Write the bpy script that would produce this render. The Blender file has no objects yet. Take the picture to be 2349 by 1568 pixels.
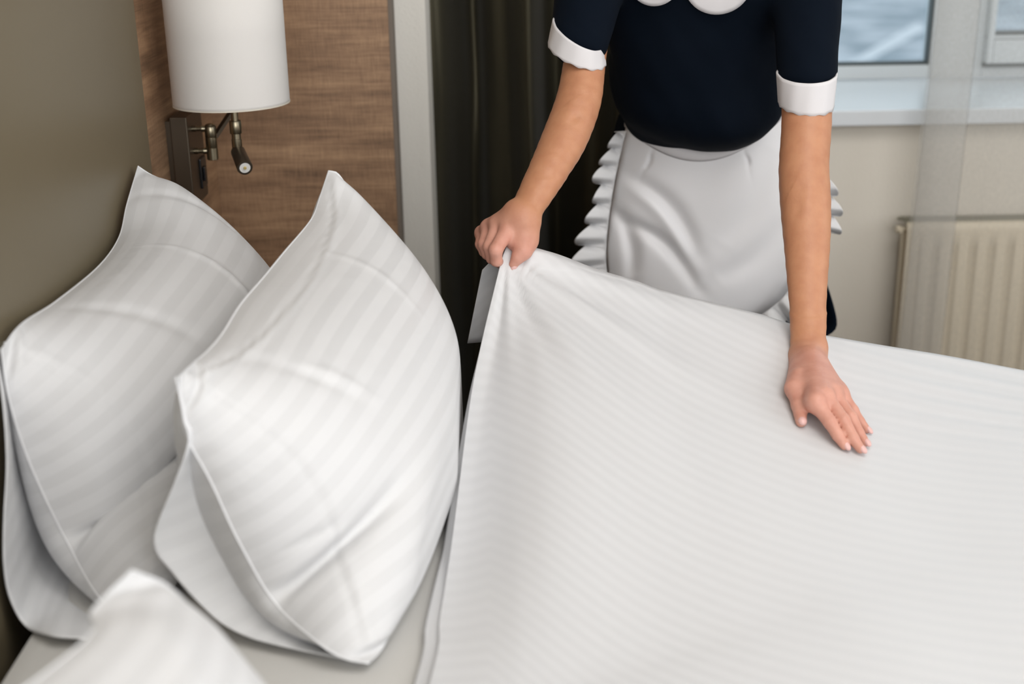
import bpy, bmesh, math, random
import numpy as np
from math import sin, cos, tan, pi, radians, sqrt, exp
from mathutils import Vector, Matrix

random.seed(7)
scene = bpy.context.scene
COL = scene.collection

# ------------------------------------------------------------------ camera
TH = radians(19.5); RO = radians(0.975); FPX = 3000.0; CAMZ = 1.36
c_r = Vector((cos(RO), -sin(RO) * sin(TH), -sin(RO) * cos(TH)))
c_u = Vector((sin(RO), cos(RO) * sin(TH), cos(RO) * cos(TH)))
c_f = Vector((0, cos(TH), -sin(TH)))
cam_d = bpy.data.cameras.new('camera'); cam = bpy.data.objects.new('camera', cam_d); COL.objects.link(cam)
cam.matrix_world = Matrix(((c_r.x, c_u.x, -c_f.x, 0), (c_r.y, c_u.y, -c_f.y, 0), (c_r.z, c_u.z, -c_f.z, CAMZ), (0, 0, 0, 1)))
cam_d.sensor_width = 36.0; cam_d.lens = FPX / 2349 * 36.0
cam_d.clip_start = 0.02; cam_d.clip_end = 300
cam_d.dof.use_dof = True; cam_d.dof.focus_distance = 2.0; cam_d.dof.aperture_fstop = 2.8
scene.camera = cam

# ------------------------------------------------------------------ world, light, exposure
scene.view_settings.view_transform = 'Standard'
try: scene.view_settings.look = 'None'
except Exception: pass
scene.view_settings.gamma = 1.0
scene.view_settings.use_curve_mapping = False
scene.view_settings.exposure = 0.25

w = bpy.data.worlds.new('sky'); scene.world = w; w.use_nodes = True
wn = w.node_tree.nodes; wl = w.node_tree.links
bg = wn['Background']
bg.inputs['Color'].default_value = (0.80, 0.88, 0.96, 1)
bg.inputs['Strength'].default_value = 0.8

def area(name, loc, rot, sx, sy, power, col):
    d = bpy.data.lights.new(name, 'AREA'); d.shape = 'RECTANGLE'; d.size = sx; d.size_y = sy
    d.energy = power; d.color = col
    o = bpy.data.objects.new(name, d); COL.objects.link(o); o.location = loc; o.rotation_euler = rot
    return o
# added soft fill from behind the camera and from the right; both windows assumed
area('added_back_fill', (0.9, -1.72, 1.75), (radians(80), 0, radians(4)), 2.6, 1.7, 42, (1.0, 0.99, 0.98))
area('added_right_fill', (3.52, 0.75, 1.7), (radians(85), 0, radians(90)), 3.1, 1.5, 24, (1.0, 0.995, 0.99))
area('daylight_far_window', (1.25, 3.62, 1.7), (radians(-80), 0, 0), 2.0, 1.3, 9, (0.85, 0.93, 1.0))

area('added_ceiling_fill', (0.9, 0.6, 2.56), (0, 0, 0), 1.5, 1.5, 24, (1.0, 0.98, 0.95))  # added overhead fill that lifts sheet and pillows; no fixture known

# ------------------------------------------------------------------ pixel -> world ray
def ray(px, py):
    return c_r * ((px - 1174.5) / FPX) + c_u * (-(py - 784) / FPX) + c_f
def P(px, py, x=None, y=None, z=None):
    d = ray(px, py)
    t = y / d.y if y is not None else ((z - CAMZ) / d.z if z is not None else x / d.x)
    return Vector((d.x * t, d.y * t, CAMZ + d.z * t))

# ------------------------------------------------------------------ materials
def srgb(r, g, b):
    f = lambda c: (c / 255 / 12.92) if c / 255 <= 0.04045 else ((c / 255 + 0.055) / 1.055) ** 2.4
    return (f(r), f(g), f(b), 1)
MATS = {}
def mat(name, col, rough=0.6, metal=0.0, sheen=0.0, spec=0.5, bump=None, noise=None, sss=0.0):
    m = bpy.data.materials.new(name); m.use_nodes = True; nt = m.node_tree; N = nt.nodes; L = nt.links
    b = N['Principled BSDF']
    b.inputs['Base Color'].default_value = col; b.inputs['Roughness'].default_value = rough
    b.inputs['Metallic'].default_value = metal
    b.inputs['Specular IOR Level'].default_value = spec
    if sheen:
        b.inputs['Sheen Weight'].default_value = sheen; b.inputs['Sheen Roughness'].default_value = 0.4
    if sss:
        b.inputs['Subsurface Weight'].default_value = sss
        b.inputs['Subsurface Radius'].default_value = (0.012, 0.005, 0.003)
        b.inputs['Subsurface Scale'].default_value = 1.0
    tc = N.new('ShaderNodeTexCoord')
    if noise:   # (scale, amount)
        n = N.new('ShaderNodeTexNoise'); n.inputs['Scale'].default_value = noise[0]; n.inputs['Detail'].default_value = 4
        L.new(tc.outputs['Object'], n.inputs['Vector'])
        mx = N.new('ShaderNodeMix'); mx.data_type = 'RGBA'
        mx.inputs['A'].default_value = tuple(c * (1 - noise[1]) for c in col[:3]) + (1,)
        mx.inputs['B'].default_value = tuple(min(1, c * (1 + noise[1])) for c in col[:3]) + (1,)
        L.new(n.outputs['Fac'], mx.inputs['Factor']); L.new(mx.outputs['Result'], b.inputs['Base Color'])
    if bump:    # (scale, strength, distance)
        n = N.new('ShaderNodeTexNoise'); n.inputs['Scale'].default_value = bump[0]; n.inputs['Detail'].default_value = 3
        L.new(tc.outputs['Object'], n.inputs['Vector'])
        bp = N.new('ShaderNodeBump'); bp.inputs['Strength'].default_value = bump[1]; bp.inputs['Distance'].default_value = bump[2]
        L.new(n.outputs['Fac'], bp.inputs['Height']); L.new(bp.outputs['Normal'], b.inputs['Normal'])
    MATS[name] = m
    return m

def stripe_mat(name, ca, cb, period, rough=0.55, crease=(7, 0.004), soft=6.0):
    """white satin-stripe cotton: stripes run along UV.u, vary with UV.v"""
    m = bpy.data.materials.new(name); m.use_nodes = True; nt = m.node_tree; N = nt.nodes; L = nt.links
    b = N['Principled BSDF']
    uv = N.new('ShaderNodeUVMap'); uv.uv_map = 'UVMap'
    sp = N.new('ShaderNodeSeparateXYZ'); L.new(uv.outputs['UV'], sp.inputs[0])
    mu = N.new('ShaderNodeMath'); mu.operation = 'MULTIPLY'; mu.inputs[1].default_value = 2 * pi / period; L.new(sp.outputs['Y'], mu.inputs[0])
    si = N.new('ShaderNodeMath'); si.operation = 'SINE'; L.new(mu.outputs[0], si.inputs[0])
    a = N.new('ShaderNodeMath'); a.operation = 'MULTIPLY_ADD'; a.inputs[1].default_value = soft; a.inputs[2].default_value = 0.5; a.use_clamp = True
    L.new(si.outputs[0], a.inputs[0])
    mx = N.new('ShaderNodeMix'); mx.data_type = 'RGBA'; mx.inputs['A'].default_value = ca; mx.inputs['B'].default_value = cb
    L.new(a.outputs[0], mx.inputs['Factor']); L.new(mx.outputs['Result'], b.inputs['Base Color'])
    mr = N.new('ShaderNodeMath'); mr.operation = 'MULTIPLY_ADD'; mr.inputs[1].default_value = -0.12; mr.inputs[2].default_value = rough
    L.new(a.outputs[0], mr.inputs[0]); L.new(mr.outputs[0], b.inputs['Roughness'])
    b.inputs['Sheen Weight'].default_value = 0.15
    tc = N.new('ShaderNodeTexCoord')
    n = N.new('ShaderNodeTexNoise'); n.inputs['Scale'].default_value = crease[0]; n.inputs['Detail'].default_value = 6; n.inputs['Distortion'].default_value = 0.6
    L.new(tc.outputs['Object'], n.inputs['Vector'])
    bp = N.new('ShaderNodeBump'); bp.inputs['Strength'].default_value = 0.35; bp.inputs['Distance'].default_value = crease[1]
    L.new(n.outputs['Fac'], bp.inputs['Height']); L.new(bp.outputs['Normal'], b.inputs['Normal'])
    MATS[name] = m
    return m

def wood_mat(name, along):
    """walnut laminate, grain along object axis `along`, with the fine cross-cut weave across it"""
    m = bpy.data.materials.new(name); m.use_nodes = True; nt = m.node_tree; N = nt.nodes; L = nt.links
    b = N['Principled BSDF']; b.inputs['Roughness'].default_value = 0.5
    tc = N.new('ShaderNodeTexCoord')
    def noise(sc, s, det=5):
        mp = N.new('ShaderNodeMapping'); mp.inputs['Scale'].default_value = sc
        L.new(tc.outputs['Object'], mp.inputs['Vector'])
        n = N.new('ShaderNodeTexNoise'); n.inputs['Scale'].default_value = s; n.inputs['Detail'].default_value = det; n.inputs['Roughness'].default_value = 0.65
        L.new(mp.outputs[0], n.inputs['Vector']); return n
    lo = {'x': (1.0, 1.0, 9), 'y': (1.0, 1.0, 9)}[along]
    g1 = noise(lo, 3.0, 6); g2 = noise((lo[0] * 3, lo[1] * 3, 90), 3.0, 3)
    cr = noise((240, 240, 9), 3.0, 2)
    def mth(op, a, b_, clamp=False):
        k = N.new('ShaderNodeMath'); k.operation = op; k.use_clamp = clamp
        for i, v in enumerate((a, b_)):
            if isinstance(v, (int, float)): k.inputs[i].default_value = v
            else: L.new(v, k.inputs[i])
        return k.outputs[0]
    f = mth('ADD', mth('MULTIPLY', g1.outputs['Fac'], 0.80), mth('MULTIPLY', g2.outputs['Fac'], 0.30))
    f = mth('ADD', f, mth('MULTIPLY', mth('SUBTRACT', cr.outputs['Fac'], 0.5), 0.36))
    rp = N.new('ShaderNodeValToRGB'); L.new(f, rp.inputs[0])
    e = rp.color_ramp.elements
    e[0].position = 0.34; e[0].color = srgb(100, 78, 60)
    e[1].position = 0.74; e[1].color = srgb(190, 155, 121)
    k = e.new(0.53); k.color = srgb(150, 118, 91)
    L.new(rp.outputs[0], b.inputs['Base Color'])
    bp = N.new('ShaderNodeBump'); bp.inputs['Strength'].default_value = 0.2; bp.inputs['Distance'].default_value = 0.001
    L.new(f, bp.inputs['Height']); L.new(bp.outputs['Normal'], b.inputs['Normal'])
    MATS[name] = m
    return m

WHT = (0.80, 0.795, 0.79, 1)
M_sheet = stripe_mat('striped_sheet_cotton', (0.60, 0.602, 0.616, 1), (0.578, 0.580, 0.594, 1), 0.025, crease=(4, 0.003), soft=0.7)
M_pillow = stripe_mat('striped_pillow_cotton', (0.62, 0.62, 0.63, 1), (0.585, 0.585, 0.594, 1), 0.034, crease=(9, 0.006), soft=5.0)
M_flap = stripe_mat('striped_flap_cotton', (0.69, 0.695, 0.71, 1), (0.665, 0.67, 0.685, 1), 0.03, crease=(9, 0.005), soft=3.0)
M_mattress = mat('fitted_sheet_cotton', (0.58, 0.57, 0.55, 1), 0.8, bump=(300, 0.1, 0.0005))
M_navy = mat('navy_cotton', (0.0009, 0.0034, 0.0085, 1), 0.9, spec=0.12, bump=(6, 0.5, 0.02))
M_white = mat('white_cotton', (0.64, 0.625, 0.64, 1), 0.75, bump=(400, 0.15, 0.0004))
M_apron = mat('apron_satin', (0.76, 0.755, 0.775, 1), 0.5, sheen=0.2, bump=(500, 0.08, 0.0003))
M_ruffle = mat('ruffle_cotton', (0.68, 0.68, 0.69, 1), 0.7, bump=(300, 0.1, 0.0005))
M_nail = mat('pink_nail', srgb(214, 172, 166), 0.25)
M_hair = mat('brown_hair', srgb(70, 45, 30), 0.5, bump=(80, 0.5, 0.004))
M_leather = mat('olive_leatherette', srgb(112, 102, 82), 0.42, noise=(3, 0.06), bump=(420, 0.06, 0.0005))
M_wall = mat('cream_textured_wallpaper', srgb(222, 215, 203), 0.9, bump=(160, 0.45, 0.002))
M_pier = mat('pale_textured_paint', srgb(226, 223, 216), 0.9, bump=(170, 0.4, 0.002))
M_ceil = mat('white_ceiling_paint', srgb(235, 232, 226), 0.9)
M_floor = mat('brown_carpet', srgb(96, 82, 68), 0.95, noise=(60, 0.2))
M_metal = mat('brushed_nickel', srgb(160, 150, 128), 0.3, metal=1.0, bump=(250, 0.05, 0.0005))
M_bronze = mat('dark_brushed_bronze', srgb(98, 88, 76), 0.42, metal=0.85, bump=(250, 0.05, 0.0005))
M_black = mat('black_plastic', (0.006, 0.006, 0.008, 1), 0.35)
M_shade = mat('white_lampshade_fabric', (0.72, 0.70, 0.68, 1), 0.85, bump=(700, 0.15, 0.0005))
M_trimw = mat('cream_shade_trim', (0.66, 0.62, 0.54, 1), 0.8)
M_edge = mat('grey_edge_band', srgb(122, 112, 102), 0.7)
M_rad = mat('cream_radiator_enamel', srgb(220, 208, 186), 0.35)
M_grille = mat('grey_grille_metal', srgb(150, 146, 130), 0.5)
M_pvc = mat('white_window_plastic', srgb(206, 211, 214), 0.35)
M_gasket = mat('dark_window_gasket', srgb(70, 78, 80), 0.6)
M_sill = mat('white_sill_laminate', srgb(214, 218, 222), 0.25)
M_mirror = mat('spotlight_reflector', (0.9, 0.9, 0.88, 1), 0.3, metal=0.2)
M_lens = mat('clear_lens', (0.9, 0.9, 0.9, 1), 0.05)

# dark curtain satin
m = mat('olive_black_satin', srgb(74, 70, 56), 0.42, metal=0.75, spec=0.25, bump=(250, 0.12, 0.0006)); M_curtain = m
m.node_tree.nodes['Principled BSDF'].inputs['Sheen Weight'].default_value = 0.12
# skin: pinker towards the hands (vertex attribute), mottled
m = mat('skin', srgb(214, 158, 122), 0.5, sss=0.12); M_skin = m
nt = m.node_tree; N = nt.nodes; L = nt.links
at = N.new('ShaderNodeAttribute'); at.attribute_name = 'hand'
mx = N.new('ShaderNodeMix'); mx.data_type = 'RGBA'; mx.inputs['A'].default_value = srgb(186, 132, 98); mx.inputs['B'].default_value = srgb(202, 148, 130)
L.new(at.outputs['Fac'], mx.inputs['Factor'])
n1 = N.new('ShaderNodeTexNoise'); n1.inputs['Scale'].default_value = 45; n1.inputs['Detail'].default_value = 3
tcs = N.new('ShaderNodeTexCoord'); L.new(tcs.outputs['Object'], n1.inputs['Vector'])
m2 = N.new('ShaderNodeMix'); m2.data_type = 'RGBA'; m2.blend_type = 'MULTIPLY'
rp = N.new('ShaderNodeValToRGB'); rp.color_ramp.elements[0].position = 0.3; rp.color_ramp.elements[0].color = (0.86, 0.78, 0.76, 1); rp.color_ramp.elements[1].position = 0.65; rp.color_ramp.elements[1].color = (1, 1, 1, 1)
L.new(n1.outputs['Fac'], rp.inputs[0]); m2.inputs['Factor'].default_value = 0.8
L.new(mx.outputs['Result'], m2.inputs['A']); L.new(rp.outputs[0], m2.inputs['B']); L.new(m2.outputs['Result'], N['Principled BSDF'].inputs['Base Color'])
n2 = N.new('ShaderNodeTexNoise'); n2.inputs['Scale'].default_value = 260; n2.inputs['Detail'].default_value = 3; L.new(tcs.outputs['Object'], n2.inputs['Vector'])
bp = N.new('ShaderNodeBump'); bp.inputs['Strength'].default_value = 0.25; bp.inputs['Distance'].default_value = 0.001
L.new(n2.outputs['Fac'], bp.inputs['Height']); L.new(bp.outputs['Normal'], N['Principled BSDF'].inputs['Normal'])
# sheer voile
def sheer_mat():
    m = bpy.data.materials.new('sheer_voile'); m.use_nodes = True; N = m.node_tree.nodes; L = m.node_tree.links
    N.remove(N['Principled BSDF']); out = N['Material Output']
    tr = N.new('ShaderNodeBsdfTransparent'); df = N.new('ShaderNodeBsdfDiffuse'); tl = N.new('ShaderNodeBsdfTranslucent')
    df.inputs[0].default_value = (0.64, 0.62, 0.585, 1); tl.inputs[0].default_value = (0.45, 0.45, 0.44, 1)
    a = N.new('ShaderNodeMixShader'); a.inputs[0].default_value = 0.35; L.new(df.outputs[0], a.inputs[1]); L.new(tl.outputs[0], a.inputs[2])
    tc = N.new('ShaderNodeTexCoord'); mp = N.new('ShaderNodeMapping'); mp.inputs['Scale'].default_value = (220, 220, 120); L.new(tc.outputs['Object'], mp.inputs[0])
    nz = N.new('ShaderNodeTexNoise'); nz.inputs['Scale'].default_value = 1.0; L.new(mp.outputs[0], nz.inputs['Vector'])
    ma = N.new('ShaderNodeMath'); ma.operation = 'MULTIPLY_ADD'; ma.inputs[1].default_value = 0.22; ma.inputs[2].default_value = 0.16; L.new(nz.outputs['Fac'], ma.inputs[0])
    b = N.new('ShaderNodeMixShader'); L.new(ma.outputs[0], b.inputs[0]); L.new(tr.outputs[0], b.inputs[1]); L.new(a.outputs[0], b.inputs[2])
    L.new(b.outputs[0], out.inputs[0]); return m
M_sheer = sheer_mat()
def glass_mat():
    m = bpy.data.materials.new('window_glass'); m.use_nodes = True; N = m.node_tree.nodes; L = m.node_tree.links
    N.remove(N['Principled BSDF']); out = N['Material Output']
    tr = N.new('ShaderNodeBsdfTransparent'); tr.inputs[0].default_value = (0.93, 0.97, 0.98, 1); gl = N.new('ShaderNodeBsdfGlossy'); gl.inputs['Roughness'].default_value = 0.02
    b = N.new('ShaderNodeMixShader'); b.inputs[0].default_value = 0.05; L.new(tr.outputs[0], b.inputs[1]); L.new(gl.outputs[0], b.inputs[2]); L.new(b.outputs[0], out.inputs[0]); return m
M_glass = glass_mat()

# ------------------------------------------------------------------ object helpers
def link(name, me, material, parent=None, smooth=True):
    o = bpy.data.objects.new(name, me); COL.objects.link(o)
    if material is not None: me.materials.append(material)
    if parent is not None: o.parent = parent
    if smooth:
        me.polygons.foreach_set('use_smooth', [True] * len(me.polygons))
    return o
def obj_bm(name, bm, material, parent=None, smooth=False):
    me = bpy.data.meshes.new(name); bmesh.ops.recalc_face_normals(bm, faces=bm.faces); bm.to_mesh(me); bm.free()
    o = link(name, me, material, parent, smooth)
    if smooth: me.set_sharp_from_angle(angle=radians(38))
    return o
def tag(o, label=None, cat=None, group=None, kind=None):
    if label: o['label'] = label
    if cat: o['category'] = cat
    if group: o['group'] = group
    if kind: o['kind'] = kind
    return o
def empty(name, loc=(0, 0, 0)):
    o = bpy.data.objects.new(name, None); COL.objects.link(o); o.empty_display_size = 0.05
    return o
def box(bm, x0, x1, y0, y1, z0, z1, bev=0.0):
    r = bmesh.ops.create_cube(bm, size=1.0)
    vs = r['verts']
    for v in vs:
        v.co = Vector(((x0 + x1) / 2 + v.co.x * (x1 - x0), (y0 + y1) / 2 + v.co.y * (y1 - y0), (z0 + z1) / 2 + v.co.z * (z1 - z0)))
    if bev:
        es = list({e for v in vs for e in v.link_edges})
        bmesh.ops.bevel(bm, geom=es, offset=bev, segments=2, affect='EDGES', profile=0.6)
def cyl(bm, a, b, r0, r1=None, seg=32, cap=True):
    a = Vector(a); b = Vector(b); d = b - a
    r = bmesh.ops.create_cone(bm, cap_ends=cap, segments=seg, radius1=r0, radius2=r0 if r1 is None else r1, depth=d.length)
    q = d.to_track_quat('Z', 'Y').to_matrix().to_4x4(); q.translation = (a + b) / 2
    bmesh.ops.transform(bm, matrix=q, verts=r['verts'])
def lathe(bm, a, b, prof, seg=40):
    """prof: list of (t along a->b in metres, radius)"""
    a = Vector(a); b = Vector(b); q = (b - a).to_track_quat('Z', 'Y').to_matrix()
    rings = []
    for (t, r) in prof:
        rings.append([bm.verts.new(a + q @ Vector((r * cos(2 * pi * k / seg), r * sin(2 * pi * k / seg), t))) for k in range(seg)])
    for i in range(len(rings) - 1):
        for k in range(seg):
            bm.faces.new((rings[i][k], rings[i][(k + 1) % seg], rings[i + 1][(k + 1) % seg], rings[i + 1][k]))
    bm.faces.new(rings[0]); bm.faces.new(rings[-1])
def grid(name, pts, material, parent=None, uv=None, closed_u=False, thick=0.0, subsurf=0):
    """pts [n][m] positions (numpy n,m,3)"""
    pts = np.asarray(pts, dtype=float); n, m_ = pts.shape[:2]
    verts = pts.reshape(-1, 3)
    faces = []
    for i in range(n - 1):
        for j in range(m_ - (0 if closed_u else 1)):
            j2 = (j + 1) % m_
            faces.append((i * m_ + j, i * m_ + j2, (i + 1) * m_ + j2, (i + 1) * m_ + j))
    me = bpy.data.meshes.new(name); me.from_pydata(verts.tolist(), [], faces)
    if uv is not None:
        uv = np.asarray(uv).reshape(-1, 2)
        ul = me.uv_layers.new(name='UVMap')
        idx = np.zeros(len(me.loops), dtype=np.int32); me.loops.foreach_get('vertex_index', idx)
        ul.data.foreach_set('uv', uv[idx].reshape(-1))
    o = link(name, me, material, parent, True)
    if thick:
        s = o.modifiers.new('thickness', 'SOLIDIFY'); s.thickness = thick; s.offset = 0
    if subsurf:
        s = o.modifiers.new('smooth', 'SUBSURF'); s.levels = subsurf; s.render_levels = subsurf
    return o
def resample(poly, n):
    """smooth resample of a polyline of 3D points by arc length (Catmull-Rom)"""
    p = [np.array(q, dtype=float) for q in poly]
    ext = [2 * p[0] - p[1]] + p + [2 * p[-1] - p[-2]]
    out = []
    for i in range(1, len(ext) - 2):
        for k in range(24):
            t = k / 24
            a, b, c, d = ext[i - 1], ext[i], ext[i + 1], ext[i + 2]
            out.append(0.5 * ((2 * b) + (-a + c) * t + (2 * a - 5 * b + 4 * c - d) * t * t + (-a + 3 * b - 3 * c + d) * t ** 3))
    out.append(p[-1]); out = np.array(out)
    s = np.r_[0, np.cumsum(np.linalg.norm(np.diff(out, axis=0), axis=1))]
    t = np.linspace(0, s[-1], n)
    return np.stack([np.interp(t, s, out[:, k]) for k in range(3)], 1)
def vnoise(x, y, z=0.0, seed=0):
    """cheap smooth pseudo noise from sines, arrays ok"""
    s = seed * 1.7
    return (np.sin(x * 1.0 + 1.3 * np.sin(y * 0.9 + s) + s) + np.sin(y * 1.3 + 1.1 * np.sin(x * 0.7 - s) + 2.1 * s + z)
            + 0.5 * np.sin(x * 2.1 - y * 1.7 + s * 3 + z) + 0.35 * np.sin(3.3 * y + 2.7 * x + s * 5)) / 2.85
def normals(p):
    du = np.gradient(p, axis=0); dv = np.gradient(p, axis=1)
    n = np.cross(du, dv); l = np.linalg.norm(n, axis=2, keepdims=True); return n / np.maximum(l, 1e-9)

# ================================================================== ROOM
def S(name, bm, m, smooth=False):
    o = obj_bm(name, bm, m, None, smooth); o['kind'] = 'structure'; return o
XW = -0.62          # headboard wall plane
YB = 2.66           # front of wood return panel
bm = bmesh.new(); box(bm, XW - 0.15, 3.6, -1.9, 3.9, -0.1, 0.0); S('floor', bm, M_floor)
bm = bmesh.new(); box(bm, XW - 0.15, 3.6, -1.9, 3.9, 2.6, 2.7); S('ceiling', bm, M_ceil)
bm = bmesh.new(); box(bm, XW - 0.15, XW, -1.9, 3.9, 0, 2.6); S('wall_left', bm, M_wall)
# unseen right wall, its opening added for the right fill
bm = bmesh.new()
box(bm, 3.45, 3.6, -1.9, -0.85, 0, 2.6); box(bm, 3.45, 3.6, 2.35, 3.9, 0, 2.6); box(bm, 3.45, 3.6, -0.85, 2.35, 0, 0.9); box(bm, 3.45, 3.6, -0.85, 2.35, 2.48, 2.6)
S('wall_right', bm, M_wall)
bm = bmesh.new()  # unseen back wall, its opening added for the back fill
box(bm, XW, -0.42, -1.9, -1.75, 0, 2.6); box(bm, 2.25, 3.45, -1.9, -1.75, 0, 2.6); box(bm, -0.42, 2.25, -1.9, -1.75, 0, 0.8); box(bm, -0.42, 2.25, -1.9, -1.75, 2.5, 2.6)
S('wall_back', bm, M_wall)
# window wall: opening x 0.55..2.3, z 0.845..2.35
WX0, WX1, WY = 0.62, 2.35, 3.05
SZ = 0.846
bm = bmesh.new()
box(bm, XW, WX0, WY, 3.6, 0, 2.6); box(bm, WX1, 3.45, WY, 3.6, 0, 2.6); box(bm, WX0, WX1, WY, 3.6, 0, SZ - 0.036); box(bm, WX0, WX1, WY, 3.6, 2.3, 2.6)
S('wall_far', bm, M_wall)
# pier beside the headboard wall (in front of curtain recess)
pr = P(990, 300, y=2.72).x
bm = bmesh.new(); box(bm, XW, pr, 2.72, WY, 0, 2.6, 0.02); S('wall_pier', bm, M_pier, True)
bm = bmesh.new(); box(bm, XW, 3.45, 2.99, WY, 0, 0.08)
o = S('baseboard_far', bm, M_pvc)
# window sill board
bm = bmesh.new(); box(bm, WX0 - 0.12, WX1 + 0.1, 3.0, 3.47, SZ - 0.036, SZ, 0.004)
S('trim_1', bm, M_sill)
# window: fixed pane left, opening sash right
win = empty('window_1'); win['kind'] = 'structure'
gy = 3.47
zg = P(2000, 147, y=gy).z; xm0 = P(2146, 0, y=gy).x
def fr(name, boxes, m, bev=0.004):
    bm = bmesh.new()
    for b_ in boxes: box(bm, *b_, bev)
    return obj_bm(name, bm, m, win)
ztop = 2.3
xm1 = P(2262, 60, y=gy).x; xs1 = P(2281, 40, y=gy - 0.01).x
z_s = P(2300, 80, y=gy - 0.03).z; z_d = P(2300, 153, y=gy).z
fr('frame', [(WX0, xm0, gy, gy + 0.07, SZ, zg - 0.004), (WX0, WX0 + 0.05, gy, gy + 0.07, zg, ztop), (xm0, xm1, gy, gy + 0.07, SZ, ztop), (xm1, WX1, gy, gy + 0.07, SZ, z_d + 0.01), (WX0, WX1, gy, gy + 0.07, ztop - 0.05, ztop), (WX1 - 0.05, WX1, gy, gy + 0.07, z_d, ztop - 0.05)], M_pvc)
fr('sash', [(xm1, xs1, gy - 0.03, gy + 0.05, z_d + 0.012, ztop - 0.05), (xs1, WX1 - 0.05, gy - 0.03, gy + 0.05, z_d + 0.012, z_s - 0.012), (xm1, WX1 - 0.05, gy - 0.026, gy + 0.05, z_s - 0.011, z_s - 0.0015)], M_pvc)
fr('gasket', [(WX0 + 0.05, xm0 - 0.004, gy + 0.005, gy + 0.03, zg - 0.004, zg + 0.004), (xm0 - 0.007, xm0, gy + 0.002, gy + 0.03, zg - 0.004, ztop - 0.05), (xs1, WX1 - 0.05, gy - 0.02, gy + 0.03, z_s - 0.0015, z_s + 0.007),
              (xm1, WX1, gy - 0.015, gy + 0.01, z_d + 0.002, z_d + 0.011)], M_gasket, 0)
fr('pane', [(WX0 + 0.05, xm0 - 0.005, gy + 0.03, gy + 0.034, zg, ztop - 0.05)], M_glass, 0)
fr('pane', [(xs1, WX1 - 0.05, gy + 0.03, gy + 0.034, z_s, ztop - 0.05)], M_glass, 0)

# outside: snowy ground seen from an upper floor, with a cleared path
def snow_mat():
    m = bpy.data.materials.new('patchy_snow'); m.use_nodes = True; N = m.node_tree.nodes; L = m.node_tree.links; b = N['Principled BSDF']; b.inputs['Roughness'].default_value = 0.9
    tc = N.new('ShaderNodeTexCoord'); n = N.new('ShaderNodeTexNoise'); n.inputs['Scale'].default_value = 0.55; n.inputs['Detail'].default_value = 5
    L.new(tc.outputs['Object'], n.inputs['Vector']); rp = N.new('ShaderNodeValToRGB'); L.new(n.outputs['Fac'], rp.inputs[0])
    e = rp.color_ramp.elements; e[0].position = 0.35; e[0].color = srgb(150, 165, 175); e[1].position = 0.68; e[1].color = srgb(232, 236, 242)
    L.new(rp.outputs[0], b.inputs['Base Color']); return m
M_snow = snow_mat()
bm = bmesh.new(); box(bm, -60, 60, 4.0, 90, -4.2, -4.0); o = S('snowy_ground', bm, M_snow); o['label'] = 'blurred grey and white snowy ground outside the window'
a1, a2 = P(1935, 150, z=-3.99), P(2000, 135, z=-3.99); b1, b2 = P(2105, 50, z=-3.99), P(2125, 66, z=-3.99)
bm = bmesh.new()
vs = [bm.verts.new(q + Vector((0, 0, dz))) for dz in (0, -0.05) for q in (a1, a2, b2, b1)]
for f in ((0, 1, 2, 3), (7, 6, 5, 4), (0, 4, 5, 1), (1, 5, 6, 2), (2, 6, 7, 3), (3, 7, 4, 0)): bm.faces.new([vs[i] for i in f])
o = obj_bm('snow_path', bm, mat('bright_snow', srgb(245, 248, 252), 0.8)); tag(o, 'pale diagonal snow-covered path blurred outside the left window pane', 'path')

# ================================================================== WOOD PANELLING, HEADBOARD
bm = bmesh.new(); box(bm, XW, -0.600, 1.95, YB, 0, 2.4); o = obj_bm('wood_wall_panel', bm, wood_mat('walnut_laminate_y', 'y'))
tag(o, 'brown walnut laminate wall panel carrying the lamp, next to the padded headboard', 'wall panel')
xr = P(900, 200, y=YB).x
fp = empty('wood_side_panel'); tag(fp, 'brown cross-grained wood side panel with grey edge, facing the room beside the pale pier', 'wall panel')
bm = bmesh.new(); box(bm, -0.600, xr - 0.0015, YB, 2.718, 0, 2.4); obj_bm('board', bm, wood_mat('walnut_laminate_x', 'x'), fp)
bm = bmesh.new(); box(bm, xr - 0.002, xr + 0.006, YB - 0.001, 2.718, 0, 2.4, 0.001); obj_bm('edge_band', bm, M_edge, fp)
hb = bmesh.new(); yhb = P(330, 200, x=-0.585).y
box(hb, -0.600, -0.585, -0.6, yhb, 0.02, 1.6, 0.006); box(hb, -0.618, -0.600, -0.6, 1.949, 0.02, 1.6)
o = obj_bm('headboard', hb, M_leather, None, True); tag(o, 'smooth olive-grey leatherette headboard behind the pillows', 'headboard')

# ================================================================== BED
BZ = 0.57
bed = empty('bed'); tag(bed, 'wide bed with white fitted sheet under the lifted striped cover', 'bed')
bm = bmesh.new(); box(bm, -0.555, 1.5, 0.0, 1.875, 0.30, BZ, 0.03); obj_bm('mattress', bm, M_mattress, bed, True)
bm = bmesh.new(); box(bm, -0.57, 1.5, 0.02, 1.86, 0.10, 0.30, 0.01); obj_bm('bed_base', bm, M_leather, bed)
for (lx, ly) in ((-0.5, 0.1), (1.4, 0.1), (-0.5, 1.78), (1.4, 1.78)):
    bm = bmesh.new(); cyl(bm, (lx, ly, 0.0), (lx, ly, 0.10), 0.025); obj_bm('leg', bm, M_black, bed)

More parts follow.
